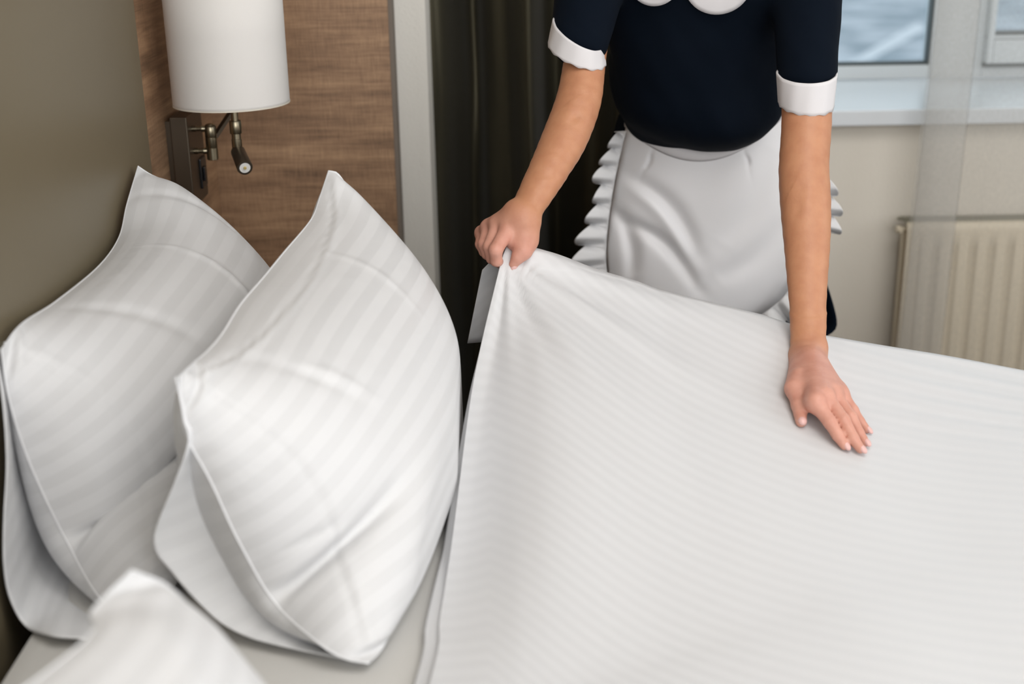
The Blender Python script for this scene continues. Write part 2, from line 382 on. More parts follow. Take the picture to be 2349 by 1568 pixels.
# ================================================================== TOP SHEET
YF = 1.93
def sil(pts, y):
    q = [P(a, b, y=y) for a, b in pts]; return np.array([v.x for v in q]), np.array([v.z for v in q])
fx, fz = sil([(1165, 562), (1222, 570), (1340, 607), (1430, 632), (1512, 662), (1640, 695), (1750, 722), (1895, 770), (2100, 806), (2349, 849)], YF)
fx = np.r_[fx, 1.1, 1.6]; fz = np.r_[fz, 0.588, 0.588]
Hc = P(1163, 562, y=1.90)               # point pinched in the fist
# left hem, near -> far
hem = [Vector((-0.20, 0.10, 0.588)), Vector((-0.155, 0.6, 0.588)), P(985, 1568, z=0.588), P(1008, 1420, y=1.27), P(1033, 1265, y=1.41), P(1052, 1120, y=1.53), P(1067, 1000, y=1.62), P(1085, 880, y=1.71), P(1108, 770, y=1.79), P(1132, 670, y=1.85), P(1152, 590, y=1.89), Hc]
hemR = resample(hem, 160)
nu, nv = 230, 240
us = np.linspace(0, 1, nu) ** 1.35
S_pts = np.zeros((nv, nu, 3)); S_uv = np.zeros((nv, nu, 2))
ycol = np.linspace(0.1, YF, nv)
for i in range(nv):
    s = i / (nv - 1)
    hy = hemR[:, 1]
    yy = 0.10 + (Hc.y - 0.10) * s
    hx = np.interp(yy, hy, hemR[:, 0]); hz = np.interp(yy, hy, hemR[:, 2])
    x = hx + (1.60 - hx) * us
    # rows run from the hem to the far side; rows stay roughly parallel to the bed edge
    yr = yy + (YF - Hc.y) * s * np.clip(us * 8, 0, 1)
    zf = np.interp(x, fx, fz)
    y0 = 1.10 + 0.45 * np.clip((x - 0.0) / 0.9, 0, 1)
    g = np.clip((yr - y0) / (YF - y0), 0, 1)
    zz = 0.588 + (zf - 0.588) * g ** (1.35 + 0.9 * np.clip(x / 0.8, 0, 1))
    wl_ = np.exp(-((x - hx) / 0.10) ** 2)
    zz = zz * (1 - wl_) + hz * wl_
    # tension ridges fanning from the fist
    dx = x - Hc.x; dy = Hc.y - yr; r = np.sqrt(dx ** 2 + dy ** 2) + 1e-6; th = np.arctan2(dx, dy + 1e-6)
    zz += 0.0045 * np.sin(th * 13 + 0.6) * np.exp(-r / 0.28) * np.clip(r / 0.06, 0, 1) * np.clip((x - hx) / 0.02, 0, 1)
    zz += 0.0025 * np.sin(th * 24 + 2) * np.exp(-r / 0.2) * np.clip(r / 0.06, 0, 1) * np.clip((x - hx) / 0.02, 0, 1)
    # soft long folds running towards the foot near the camera, fine ripples right of the flat hand
    zz += 0.0022 * vnoise(x * 16, yr * 5, seed=1) * np.clip((x - hx) / 0.05, 0, 1) * np.clip((1.75 - yr) / 0.1, 0, 1)
    zz += 0.0014 * np.sin(yr * 120 + 4 * x + 1.5 * np.sin(x * 9)) * np.clip((x - 0.45) / 0.2, 0, 1) * np.clip((yr - 1.62) / 0.12, 0, 1)
    S_pts[i, :, 0] = x; S_pts[i, :, 1] = yr; S_pts[i, :, 2] = np.maximum(zz, 0.583)
    S_uv[i, :, 0] = x
# the cloth is pulled askew towards the fist, so its stripes slant there
d = np.linalg.norm(np.diff(S_pts, axis=0), axis=2); cum = np.vstack([np.zeros((1, nu)), np.cumsum(d, axis=0)])
S_uv[:, :, 1] = cum + 0.42 * (1 - np.exp(-np.clip(S_pts[:, :, 0] - 0.02, -0.05, 3) / 0.32))
# overhang beyond the far edge: rolls over and drops 13 cm
over = []; ouv = []
drop = 0.14
for k in range(1, 13):
    a = k / 12
    q = S_pts[-1].copy()
    q[:, 1] += 0.012 * min(1, a * 4) + 0.004 * np.sin(q[:, 0] * 22) * a
    q[:, 2] -= drop * a
    w_ = np.exp(-((q[:, 0] - Hc.x) / 0.05) ** 2)
    bl = Vector(P(1073, 782, y=1.95)); tl = P(1110, 600, y=1.945)
    tx = tl.x + (bl.x - tl.x) * a; tz = tl.z + (bl.z - tl.z) * a
    q[:, 0] += (tx - Hc.x) * w_; q[:, 2] += ((tz) - q[0, 2]) * w_ * 0.9
    q[:, 1] += 0.02 * w_
    over.append(q); ouv.append(np.stack([S_uv[-1, :, 0], S_uv[-1, :, 1] + drop * a], 1))
S_all = np.concatenate([S_pts, np.array(over)], 0); U_all = np.concatenate([S_uv, np.array(ouv)], 0)
sheet = grid('bed_sheet', S_all, M_sheet, uv=U_all, thick=0.0016)
tag(sheet, 'large white satin-stripe bed sheet being lifted at its corner and smoothed over the bed', 'bed sheet')
# turned-under hem along the left edge
hr = resample(hem[0:9], 80); k = np.linspace(0, 1, 80)
rows = []
for a in np.linspace(0, 1, 8):
    q = hr.copy(); wdt = 0.034 * (1 - k ** 1.2) + 0.003
    q[:, 0] += 0.004 - (wdt + 0.004) * a
    q[:, 2] = np.maximum(0.580, q[:, 2] - 0.003 - 0.012 * a)
    rows.append(q)
under = grid('turned_hem', np.array(rows), M_sheet, sheet, uv=np.zeros((8, 80, 2)), thick=0.0012)

# ================================================================== PILLOWS
def pillow(name, AB, BC, DC, AD, front_dir, Tf, Tb, label, uvlen, creases=(), seed=0, n=84, m=112, rad=0.0022, pw=0.5, zmin=BZ + 0.012, push=None, seamu=0.0, seamv=0.0, steps=220):
    """AB etc: seam polylines. u runs A->B (and D->C), v runs A->D (and B->C)."""
    ab = resample(AB, m); dc = resample(DC, m); ad = resample(AD, n); bc = resample(BC, n)
    v = np.linspace(0, 1, n)[:, None, None]; u = np.linspace(0, 1, m)[None, :, None]
    # cluster samples towards the seam
    base = (1 - v) * ab[None] + v * dc[None] + (1 - u) * ad[:, None] + u * bc[:, None] - ((1 - u) * (1 - v) * ab[0] + u * (1 - v) * ab[-1] + (1 - u) * v * dc[0] + u * v * dc[-1])
    nn = normals(base)
    fd = np.array(front_dir); sgn = np.sign((nn * fd).sum(2).mean()); nn = nn * sgn
    # blend towards the mean normal for stability
    mean = nn.mean((0, 1)); mean /= np.linalg.norm(mean); nn = nn * 0.35 + mean * 0.65; nn /= np.linalg.norm(nn, axis=2, keepdims=True)
    U = u[..., 0]; V = v[..., 0]
    prof = (np.clip(4 * U * (1 - U), 0, 1) ** pw) * (np.clip(4 * V * (1 - V), 0, 1) ** pw)
    root = empty(name); tag(root, label, 'pillow')
    Lu, Lv = uvlen
    uv = np.stack([np.broadcast_to(U * Lu, (n, m)), np.broadcast_to(V * Lv, (n, m))], 2)
    chu = np.mean([np.linalg.norm(np.diff(c_, axis=0), axis=1).sum() for c_ in (ab, dc)]); chv = np.mean([np.linalg.norm(np.diff(c_, axis=0), axis=1).sum() for c_ in (ad, bc)])
    midu = np.linalg.norm(np.diff(base[n // 2], axis=0), axis=1).sum(); midv = np.linalg.norm(np.diff(base[:, m // 2], axis=0), axis=1).sum()
    for side, T in (('front', Tf), ('back', Tb)):
        s = 1 if side == 'front' else -1
        h = T * prof
        X = U * Lu; Y = V * Lv
        wr = 0.003 * vnoise(X * 17, Y * 17, seed=seed + (0 if s > 0 else 4)) * prof
        q = base + nn * (s * (h + wr))[..., None]
        if push is not None: q = push(q, s)
        q[..., 2] = np.maximum(q[..., 2], zmin)
        ex = 1.0 + 1.6 * (T / chv) ** 2
        sg = np.sign((normals(q) * mean).sum(2).mean()) * s
        rowl = np.linalg.norm(np.diff(base, axis=1), axis=2).sum(1); coll = np.linalg.norm(np.diff(base, axis=0), axis=2).sum(0)
        q = inflate(q, rowl * (1.0 + 1.9 * (T / chu) ** 2), coll * ex, sg, push=push, s=s, zmin=zmin, seed=seed, steps=steps)
        if s > 0:
            nq = normals(q); nq *= np.sign((nq * mean).sum(2).mean()); wr = np.zeros((n, m))
            if seamu:
                us_ = 1 - seamu * np.sin(pi * np.clip(V, 0, 1)) ** 0.8
                wr += -0.0020 * np.exp(-((U - us_) / 0.005) ** 2) + 0.0014 * np.exp(-((U - us_ + 0.012) / 0.008) ** 2)
            if seamv:
                vs_ = seamv * np.sin(pi * np.clip(U, 0, 1)) ** 0.8
                wr += -0.0020 * np.exp(-((V - vs_) / 0.006) ** 2) + 0.0020 * np.exp(-((V - vs_ - 0.013) / 0.010) ** 2)
            for (u0, v0, u1, v1, wd, amp) in creases:
                a = np.array([u0 * Lu, v0 * Lv]); b = np.array([u1 * Lu, v1 * Lv]); dd = b - a; ll = np.dot(dd, dd)
                t = ((X - a[0]) * dd[0] + (Y - a[1]) * dd[1]) / ll; tc_ = np.clip(t, 0, 1)
                bow = 0.05 * sqrt(ll) * np.sin(pi * tc_)
                nx, ny = -dd[1] / sqrt(ll), dd[0] / sqrt(ll)
                ds = (X - a[0] - tc_ * dd[0]) * nx + (Y - a[1] - tc_ * dd[1]) * ny - bow
                da = (t - tc_) * sqrt(ll)
                wr += amp * np.exp(-(ds / wd) ** 2) * np.exp(-(da / 0.02) ** 2) * np.sin(pi * np.clip(tc_, 0.06, 0.94)) ** 0.6
            q = q + nq * (wr * np.clip(prof * 5, 0, 1))[..., None]
        o = grid('pillowcase_' + side, q, M_pillow, root, uv=uv, subsurf=1)
    # piped seam around the edge
    loop = np.concatenate([ab[:-1], bc[:-1], dc[::-1][:-1], ad[::-1][:-1]], 0)
    cl = loop - np.roll(loop, 1, 0)
    ctr = loop.mean(0); ring = []
    for k_ in range(7):
        a = 2 * pi * k_ / 7
        out = loop - ctr; out /= np.linalg.norm(out, axis=1, keepdims=True)
        ring.append(loop + out * 0.0014 * cos(a) + mean * 0.0012 * sin(a))
    ring = np.array(ring + [ring[0]]); ring = np.concatenate([ring, ring[:, :1]], 1)
    ring[..., 2] = np.maximum(ring[..., 2], zmin)
    grid('seam', ring, M_flap, root, uv=np.zeros(ring.shape[:2] + (2,)))
    return root
def inflate(q, Lu, Lv, sgn_mean, steps=260, press=0.0006, push=None, s=1, zmin=0.0, seed=0):
    """relax one side of the pillowcase as cloth of flat size Lu x Lv, seam held, filled from inside"""
    rng = np.random.RandomState(seed); n, m = q.shape[:2]
    ru = (Lu / (m - 1)).reshape(n, 1, 1); rv = (Lv / (n - 1)).reshape(1, m, 1); rd = np.sqrt(ru[1:] ** 2 + rv[:, 1:] ** 2)
    wt = np.ones((n, m, 1)); wt[0] = 0; wt[-1] = 0; wt[:, 0] = 0; wt[:, -1] = 0
    q = q + rng.normal(0, 0.0008, q.shape) * wt; vel = np.zeros_like(q)
    def con(a, b, rest, k, comp=1.0):
        pa = q[a]; pb = q[b]; wa = wt[a]; wb = wt[b]
        d = pb - pa; l = np.sqrt((d * d).sum(2, keepdims=True)) + 1e-9
        c = (l - rest) / l; c = np.where(c < 0, c * comp, c)
        w_ = wa + wb; w_[w_ == 0] = 1
        q[a] += d * (c * k * wa / w_); q[b] -= d * (c * k * wb / w_)
    sl = slice
    def pairs(di, dj):
        out = []
        for o in (0, 1):
            if dj == 0:
                for r0 in range(o * di, 2 * di, 1) if False else (range(0, di) if o == 0 else range(di, 2 * di)):
                    na = len(range(r0, n - di, 2 * di)); out.append(((sl(r0, r0 + na * 2 * di, 2 * di), sl(None)), (sl(r0 + di, r0 + di + na * 2 * di, 2 * di), sl(None))))
            elif di == 0:
                for r0 in (range(0, dj) if o == 0 else range(dj, 2 * dj)):
                    na = len(range(r0, m - dj, 2 * dj)); out.append(((sl(None), sl(r0, r0 + na * 2 * dj, 2 * dj)), (sl(None), sl(r0 + dj, r0 + dj + na * 2 * dj, 2 * dj))))
        return out
    V1 = pairs(1, 0); H1 = pairs(0, 1); V2 = pairs(3, 0); H2 = pairs(0, 3)
    for it in range(steps):
        nn = normals(q) * sgn_mean
        old = q.copy()
        vel = vel * 0.90 + nn * press * (1.0 if it < steps * 0.7 else 0.6) * wt; vel[..., 2] -= 0.00012
        vel *= wt; q += vel * 0.5
        for rep in range(3):
            for a, b in V1: con(a, b, rv, 1.0, 0.8)
            for a, b in H1: con(a, b, ru, 1.0, 0.8)
            for (a, b) in (((sl(0, -1), sl(0, -1)), (sl(1, None), sl(1, None))), ((sl(0, -1), sl(1, None)), (sl(1, None), sl(0, -1)))):
                con(a, b, rd, 0.22, 0.5)
        for a, b in V2: con(a, b, rv * 3, 0.25)
        for a, b in H2: con(a, b, ru * 3, 0.25)
        if push is not None: q = push(q, s)
        q[..., 2] = np.maximum(q[..., 2], zmin)
        vel = (q - old) * 0.9
        sp = np.sqrt((vel ** 2).sum(2, keepdims=True)); vel *= np.minimum(1, 0.006 / (sp + 1e-9))
    for _ in range(2):
        q[1:-1, 1:-1] = q[1:-1, 1:-1] * 0.5 + 0.125 * (q[:-2, 1:-1] + q[2:, 1:-1] + q[1:-1, :-2] + q[1:-1, 2:])
    return q
def patch(name, A_, B_, parent, m, uvs=(0.3, 0.12), n=50, k=40, bulge=0.0, dirv=(0, -1, 0), rip=0.003, seed=1, thick=0.0014):
    a = resample(A_, n); b = resample(B_, n); out = []; uv = []
    L_ = np.linalg.norm(np.diff(b, axis=0), axis=1).sum()
    for t in np.linspace(0, 1, k):
        q = a * (1 - t) + b * t
        s = np.linspace(0, 1, n)
        off = bulge * sin(pi * t) + rip * t * np.sin(s * 9 + 3 * t + seed) + 0.5 * rip * np.sin(s * 23 + t * 5 + seed) * t
        q = q + np.array(dirv)[None] * off[:, None]
        out.append(q); uv.append(np.stack([np.full(n, t * uvs[1]), s * L_], 1))
    return grid(name, np.array(out), m, parent, uv=np.array(uv), thick=thick)

def V3(*a): return Vector(a)
# --- right (front) pillow, standing on its long side, leaning left
A = P(753, 392, y=1.86); B = P(412, 862, y=1.27); C = P(845, 1520, z=0.583); D = P(1050, 985, z=0.584)
AB = [A, P(732, 455, y=1.83), P(712, 505, y=1.79), P(650, 580, y=1.70), P(603, 638, y=1.62), P(552, 698, y=1.53), P(512, 762, y=1.44), P(480, 800, y=1.38), P(440, 835, y=1.31), B]
BC = [B, P(424, 986, y=1.265), P(485, 1107, y=1.26), P(545, 1236, y=1.255), P(629, 1380, y=1.25), P(727, 1471, z=0.60), P(788, 1508, z=0.588), C]
AD = [A, P(778, 402, y=1.86), P(822, 470, y=1.86), P(872, 545, y=1.86), P(922, 635, y=1.85), P(962, 715, y=1.85), P(996, 800, y=1.84), P(1024, 885, y=1.83), D]
DC = [D, P(1030, 1100, z=0.584), P(985, 1230, z=0.584), P(925, 1380, z=0.584), P(880, 1480, z=0.584), C]
def pushR(q, s):
    if s < 0:   # the back of the pillow rests against the one behind it
        q[..., 0] = np.maximum(q[..., 0], -0.385)
    else:       # and its front stays clear of the sheet
        lim = -0.074 - 0.16 * np.clip(1.55 - q[..., 1], 0, 1); q[..., 0] = np.where(q[..., 0] > lim, lim + (q[..., 0] - lim) * 0.15, q[..., 0])
    return q
R_cre = [(0.30, 0.10, 0.33, 0.40, 0.006, 0.0025), (0.82, 0.10, 0.70, 0.38, 0.010, -0.005), (0.80, 0.14, 0.66, 0.44, 0.008, 0.004), (0.97, 0.55, 0.84, 0.60, 0.006, -0.003), (0.96, 0.70, 0.80, 0.70, 0.007, 0.003)]
pR = pillow('pillow', AB, BC, DC, AD, (1, -0.2, 0.3), 0.066, 0.06, 'white striped pillow standing in front, nearest the lifted sheet', (0.70, 0.50), R_cre, seed=1, push=pushR, seamu=0.14, seamv=0.13)
att = [B + V3(0.0, 0.005, -0.005), P(440, 980, y=1.285), P(500, 1105, y=1.285), P(565, 1240, y=1.275), P(650, 1375, y=1.27), P(745, 1462, y=1.26), P(815, 1495, y=1.24)]
att = [q + V3(0.008, 0.012, 0.004) for q in att]
fre = [B + V3(-0.004, -0.002, 0), P(420, 960, y=1.262), P(428, 1030, y=1.255), P(352, 1228, y=1.27), P(394, 1312, y=1.272), P(485, 1410, y=1.262), P(560, 1456, z=0.584), P(650, 1482, z=0.583), P(800, 1512, z=0.582)]
patch('pillowcase_flap', att, fre, pR, M_flap, bulge=0.012, dirv=(0.2, 0.7, -0.5), seed=2, rip=0.002)

# --- left (rear) pillow, leaning on the headboard
A = P(316, 381, x=-0.574); B = P(4, 800, y=1.385); C = P(300, 1440, z=0.584); D = V3(-0.28, 1.95, 0.59)
AB = [A, P(290, 470, x=-0.573), P(272, 545, x=-0.572), P(225, 612, x=-0.570), P(130, 690, x=-0.570), P(50, 742, x=-0.568), B]
BC = [B, P(14, 880, y=1.375), P(32, 955, y=1.37), P(62, 1045, y=1.37), P(102, 1138, y=1.37), P(155, 1245, y=1.365), P(220, 1360, z=0.60), C]
AD = [A, P(345, 400, x=-0.560), P(400, 428, y=2.02), P(447, 484, y=2.02), P(500, 548, y=2.02), P(540, 598, y=2.02), P(578, 650, y=2.01), P(620, 740, y=2.0), D]
DC = [D, V3(-0.31, 1.75, 0.59), V3(-0.35, 1.55, 0.59), C]
def pushL(q, s):
    q[..., 0] = np.maximum(q[..., 0], -0.582)
    if s > 0: q[..., 0] = np.minimum(q[..., 0], -0.30 - 0.065 * np.clip((1.52 - q[..., 1]) / 0.12, 0, 1) - 0.25 * np.clip(q[..., 2] - 0.72, 0, 1) + 0.5 * np.clip(q[..., 1] - 1.86, 0, 1))
    return q
L_cre = [(0.34, 0.10, 0.42, 0.62, 0.004, 0.004), (0.12, 0.02, 0.16, 0.45, 0.010, -0.005), (0.75, 0.06, 0.60, 0.45, 0.012, -0.004)]
pL = pillow('pillow', AB, BC, DC, AD, (1, -0.2, 0.3), 0.075, 0.05, 'white pillow leaning directly against the olive headboard under the lamp', (0.70, 0.50), L_cre, seed=3, push=pushL, seamu=0.16)
att = [B + V3(0.002, 0.03, -0.006), P(60, 920, y=1.46), P(130, 1050, y=1.50), P(190, 1180, y=1.54), P(260, 1290, y=1.52), P(340, 1380, y=1.46)]
fre = [B + V3(-0.006, -0.004, -0.003), P(8, 930, y=1.34), P(16, 1060, y=1.32), P(8, 1180, y=1.31), P(8, 1290, y=1.30), P(22, 1370, y=1.30), P(60, 1437, y=1.295), P(120, 1464, z=0.584), P(200, 1470, z=0.583), P(330, 1500, z=0.583)]
patch('pillowcase_flap', att, fre, pL, M_flap, bulge=0.03, dirv=(-0.4, 0.8, 0), seed=4, rip=0.004)

# --- nearest pillow, only its upper corner in view
A = P(300, 1308, y=0.93); D = V3(-0.17, 0.98, 0.59); B = V3(-0.50, 0.40, 0.86); C = V3(-0.22, 0.30, 0.59)
AB = [A, P(210, 1400, y=0.88), P(120, 1530, y=0.80), B]
BC = [B, V3(-0.42, 0.35, 0.74), C]
AD = [A, P(385, 1345, y=0.95), P(470, 1430, y=0.96), P(545, 1530, y=0.975), D]
DC = [D, V3(-0.18, 0.64, 0.59), C]
pN = pillow('pillow', AB, BC, DC, AD, (1, -0.2, 0.3), 0.06, 0.06, 'out-of-focus white pillow at the bottom left corner, nearest the camera', (0.60, 0.42), [(0.1, 0.1, 0.5, 0.5, 0.02, 0.006)], seed=5, n=60, m=80, steps=160)

# ================================================================== WALL LAMP
lamp = empty('wall_lamp'); tag(lamp, 'wall-mounted bedside lamp with white drum shade and small nickel reading spotlight', 'lamp')
yb0, yb1 = 2.277, 2.39; zb0 = P(447, 478, x=-0.56).z; zb1 = P(425, 271, x=-0.56).z
bm = bmesh.new(); box(bm, -0.590, -0.560, yb0, yb1, zb0, zb1, 0.0018); mb = obj_bm('mounting_box', bm, M_bronze, lamp)
bm = bmesh.new(); box(bm, -0.600, -0.590, yb0 + 0.008, yb1 - 0.008, zb0 + 0.008, zb1 - 0.008); obj_bm('back_plate', bm, M_bronze, mb)
sw = P(462, 400, x=-0.56)
bm = bmesh.new(); box(bm, -0.561, -0.556, sw.y - 0.012, sw.y + 0.03, sw.z - 0.024, sw.z + 0.030, 0.002); box(bm, -0.556, -0.552, sw.y - 0.004, sw.y + 0.012, sw.z - 0.012, sw.z + 0.014, 0.0015)
obj_bm('rocker_switch', bm, M_black, lamp)
yj = 2.315
j0 = P(479, 283, y=yj); j1 = P(491, 366, y=yj); jx = (j0.x + j1.x) / 2
for (px, py) in ((450, 295), (455, 346)):
    q = P(px, py, y=yj)
    bm = bmesh.new(); lathe(bm, (-0.561, yj, q.z), (jx, yj, q.z), [(0, 0.0055), (0.008, 0.0055), (0.009, 0.0045), (0.016, 0.0045), (0.017, 0.0062), (0.021, 0.0062), (0.022, 0.0055), (jx + 0.561 - 0.004, 0.0055)], 24)
    obj_bm('arm_pin', bm, M_metal, lamp, True)
bm = bmesh.new(); zt, zl = j0.z, j1.z; H_ = zt - zl
lathe(bm, (jx, yj, zl), (jx, yj, zt), [(0, 0.0085), (0.001, 0.0102), (H_ * .33, 0.0102), (H_ * .335, 0.0097), (H_ * .35, 0.0102), (H_ * .62, 0.0102), (H_ * .625, 0.0097), (H_ * .64, 0.0102), (H_ - 0.006, 0.0102), (H_ - 0.002, 0.008), (H_, 0.004)], 36)
obj_bm('swivel_joint', bm, M_metal, lamp, True)
shc = Vector((P(532, 240, y=2.25).x, 2.25, 0))
stx = P(541, 300, y=2.25).x; ys = 2.25
kz0 = P(541, 306, y=ys).z; kz1 = P(540, 276, y=ys).z
bm = bmesh.new(); a = Vector((jx, yj + 0.004, zl + H_ * .5)); b = Vector((stx - 0.01, 2.36, kz1 + 0.02)); c = Vector((stx, ys + 0.006, kz1 + 0.055))
box(bm, -0.003, 0.003, -0.006, 0.006, 0, 1)
q_ = (b - a).to_track_quat('Z', 'X').to_matrix().to_4x4(); q_.translation = a
bmesh.ops.transform(bm, matrix=q_ @ Matrix.Diagonal((1, 1, (b - a).length, 1)), verts=bm.verts)
cyl(bm, b, c, 0.004, seg=16)
obj_bm('swing_arm', bm, M_bronze, lamp, False)
shz = P(532, 236, y=2.25).z
bm = bmesh.new(); cyl(bm, (stx, ys, kz0 + 0.004), (stx, ys, shz + 0.10), 0.0062, seg=24); obj_bm('stem', bm, M_metal, lamp, True)
bm = bmesh.new(); lathe(bm, (stx, ys, kz0), (stx, ys, kz1), [(0, 0.0095), (0.001, 0.0102), (kz1 - kz0 - 0.001, 0.0102), (kz1 - kz0, 0.0095)], 32); obj_bm('stem_collar', bm, M_metal, lamp, True)
spot = empty('reading_spotlight'); spot.parent = lamp
e0 = P(543, 306, y=ys); e1 = P(543, 350, y=ys); l0 = P(546, 348, y=ys); l1 = P(562, 385, y=2.192)
n0 = P(543, 318, y=ys)
bm = bmesh.new(); cyl(bm, (stx, ys, n0.z), (stx, ys, kz0 + 0.001), 0.0078, seg=28)
lathe(bm, (stx, ys, e1.z), (stx, ys, n0.z), [(0, 0.0065), (0.004, 0.0088), (n0.z - e1.z - .0005, 0.0088), (n0.z - e1.z, 0.008)], 28)
obj_bm('elbow', bm, M_metal, spot, True)
dl = (l1 - l0).normalized(); LL = (l1 - l0).length
bm = bmesh.new(); lathe(bm, l0 - dl * 0.004, l1, [(0, 0.008), (0.003, 0.0118), (0.005, 0.0125), (LL * .5, 0.0127), (LL + 0.002, 0.0135), (LL + 0.004, 0.0128), (LL + .0042, 0.0095), (LL - 0.001, 0.0085)], 36)
obj_bm('spot_housing', bm, M_bronze, spot, True)
bm = bmesh.new(); lathe(bm, l1 - dl * 0.004, l1 + dl * 0.01, [(0, 0.003), (0.001, 0.0045), (0.0035, 0.0088), (0.004, 0.0093)], 24)
obj_bm('reflector', bm, M_mirror, spot, False)
bm = bmesh.new(); cyl(bm, l1 - dl * 0.001, l1 + dl * 0.0025, 0.0032, 0.0022, 16); obj_bm('light_diode', bm, mat('yellow_diode', srgb(190, 170, 110), 0.4), spot, False)
Rr = 0.0985; z1s = shz; z2s = shz + 0.24
bm = bmesh.new(); seg = 96
prof = [(Rr, z1s), (Rr, z1s + 0.006), (Rr, z1s + 0.12), (Rr, z2s), (Rr - 0.002, z2s), (Rr - 0.002, z1s + 0.12), (Rr - 0.002, z1s)]
rings = [[bm.verts.new((shc.x + r * cos(2 * pi * k / seg), shc.y + r * sin(2 * pi * k / seg), z)) for k in range(seg)] for r, z in prof]
for i in range(len(rings)):
    a, b = rings[i], rings[(i + 1) % len(rings)]
    for k in range(seg): bm.faces.new((a[k], a[(k + 1) % seg], b[(k + 1) % seg], b[k]))
sh = obj_bm('lamp_shade', bm, M_shade, lamp, False)
for p_ in sh.data.polygons: p_.use_smooth = abs(p_.normal.z) < 0.5
bm = bmesh.new()
prof = [(Rr + 0.0006, z1s - 0.0006), (Rr + 0.0006, z1s + 0.0016), (Rr - 0.0026, z1s + 0.0016), (Rr - 0.0026, z1s - 0.0006)]
rings = [[bm.verts.new((shc.x + r * cos(2 * pi * k / seg), shc.y + r * sin(2 * pi * k / seg), z)) for k in range(seg)] for r, z in prof]
for i in range(4):
    a, b = rings[i], rings[(i + 1) % 4]
    for k in range(seg): bm.faces.new((a[k], a[(k + 1) % seg], b[(k + 1) % seg], b[k]))
obj_bm('rim_binding', bm, M_trimw, sh, True)
bm = bmesh.new(); cyl(bm, (stx, ys, z1s + 0.05), (shc.x - Rr + 0.001, ys, z1s + 0.05), 0.0015, seg=8); cyl(bm, (stx, ys, z1s + 0.05), (shc.x + Rr - 0.001, ys, z1s + 0.05), 0.0015, seg=8)
lathe(bm, (stx, ys, z1s + 0.05), (stx, ys, z1s + 0.2), [(0, 0.012), (0.04, 0.014), (0.06, 0.028), (0.09, 0.03), (0.115, 0.018), (0.12, 0.004)], 24)
obj_bm('bulb', bm, M_trimw, sh, True)

# ================================================================== CURTAINS
cur = empty('blackout_curtain'); tag(cur, 'dark olive-black satin curtain hanging in deep folds beside the pale pier', 'curtain')
x0 = pr - 0.01; x1 = 0.62; nx = 420; nz = 70
xs = np.linspace(0, 1, nx); rows = []
for k in range(nz):
    z = 0.03 + (2.45 - 0.03) * k / (nz - 1); zr = z
    x = x0 + (x1 - x0) * xs
    d = 0.058 * np.sin(2 * pi * (x - x0) / 0.20 - 1.5 + 0.5 * np.sin(2 * pi * (x - x0) / 0.20 - 1.5)) + 0.005 * np.sin(2 * pi * x / 0.067 + 1.1 + 0.6 * sin(z * 2.2)) + 0.001 * np.sin(2 * pi * x / 0.031 + 2 * z)
    d += 0.010 * np.sin(z * 7 + x * 18) * np.exp(-((x - x0 - 0.06) / 0.05) ** 2) + 0.004 * np.sin(z * 17 + x * 40) * np.exp(-((x - x0 - 0.07) / 0.06) ** 2)
    xx = x + 0.008 * np.sin(2 * pi * x / 0.15) + 0.006 * np.sin(z * 3 + x * 20)
    rows.append(np.stack([xx, 2.875 + d, np.full(nx, z)], 1))
grid('curtain_fabric', np.array(rows), M_curtain, cur, thick=0.0015)
bm = bmesh.new(); box(bm, pr - 0.005, 2.6, 2.79, 2.87, 2.46, 2.50, 0.003); o = obj_bm('curtain_rail', bm, M_pvc, cur)

sv = empty('sheer_curtain'); tag(sv, 'translucent white voile curtain hanging in front of the window and radiator', 'curtain')
rows = []; ny = 40
for k in range(ny):
    a = k / (ny - 1); py = -3000 + (3900) * a
    # path across: left edge -> right fold -> back left -> away to the right
    def xe(p0, p1, y):
        px = p0[0] + (p1[0] - p0[0]) * (py - p0[1]) / (p1[1] - p0[1]); return P(px, py, y=y)
    L1 = xe((2146, 0), (2046, 860), 2.90); R1 = xe((2257, 0), (2158, 860), 2.885); L2 = xe((2150, 0), (2052, 860), 2.91); zz = L1.z
    path = []
    for t in np.linspace(0, 1, 14): path.append((L1.x + (R1.x - L1.x) * t, 2.90 - 0.012 * sin(pi * t) + 0.004 * sin(7 * t + a * 3)))
    for t in np.linspace(0.06, 1, 12): path.append((R1.x + (L2.x - R1.x) * t, 2.90 + 0.010 * sin(pi * t * 0.9)))
    for t in np.linspace(0.01, 1, 70):
        path.append((L2.x + (2.4 - L2.x) * t, 2.925 + 0.014 * sin(t * 30 + 1) * min(1, t * 8)))
    rows.append([(x, y, zz) for x, y in path])
grid('voile', np.array(rows), M_sheer, sv)

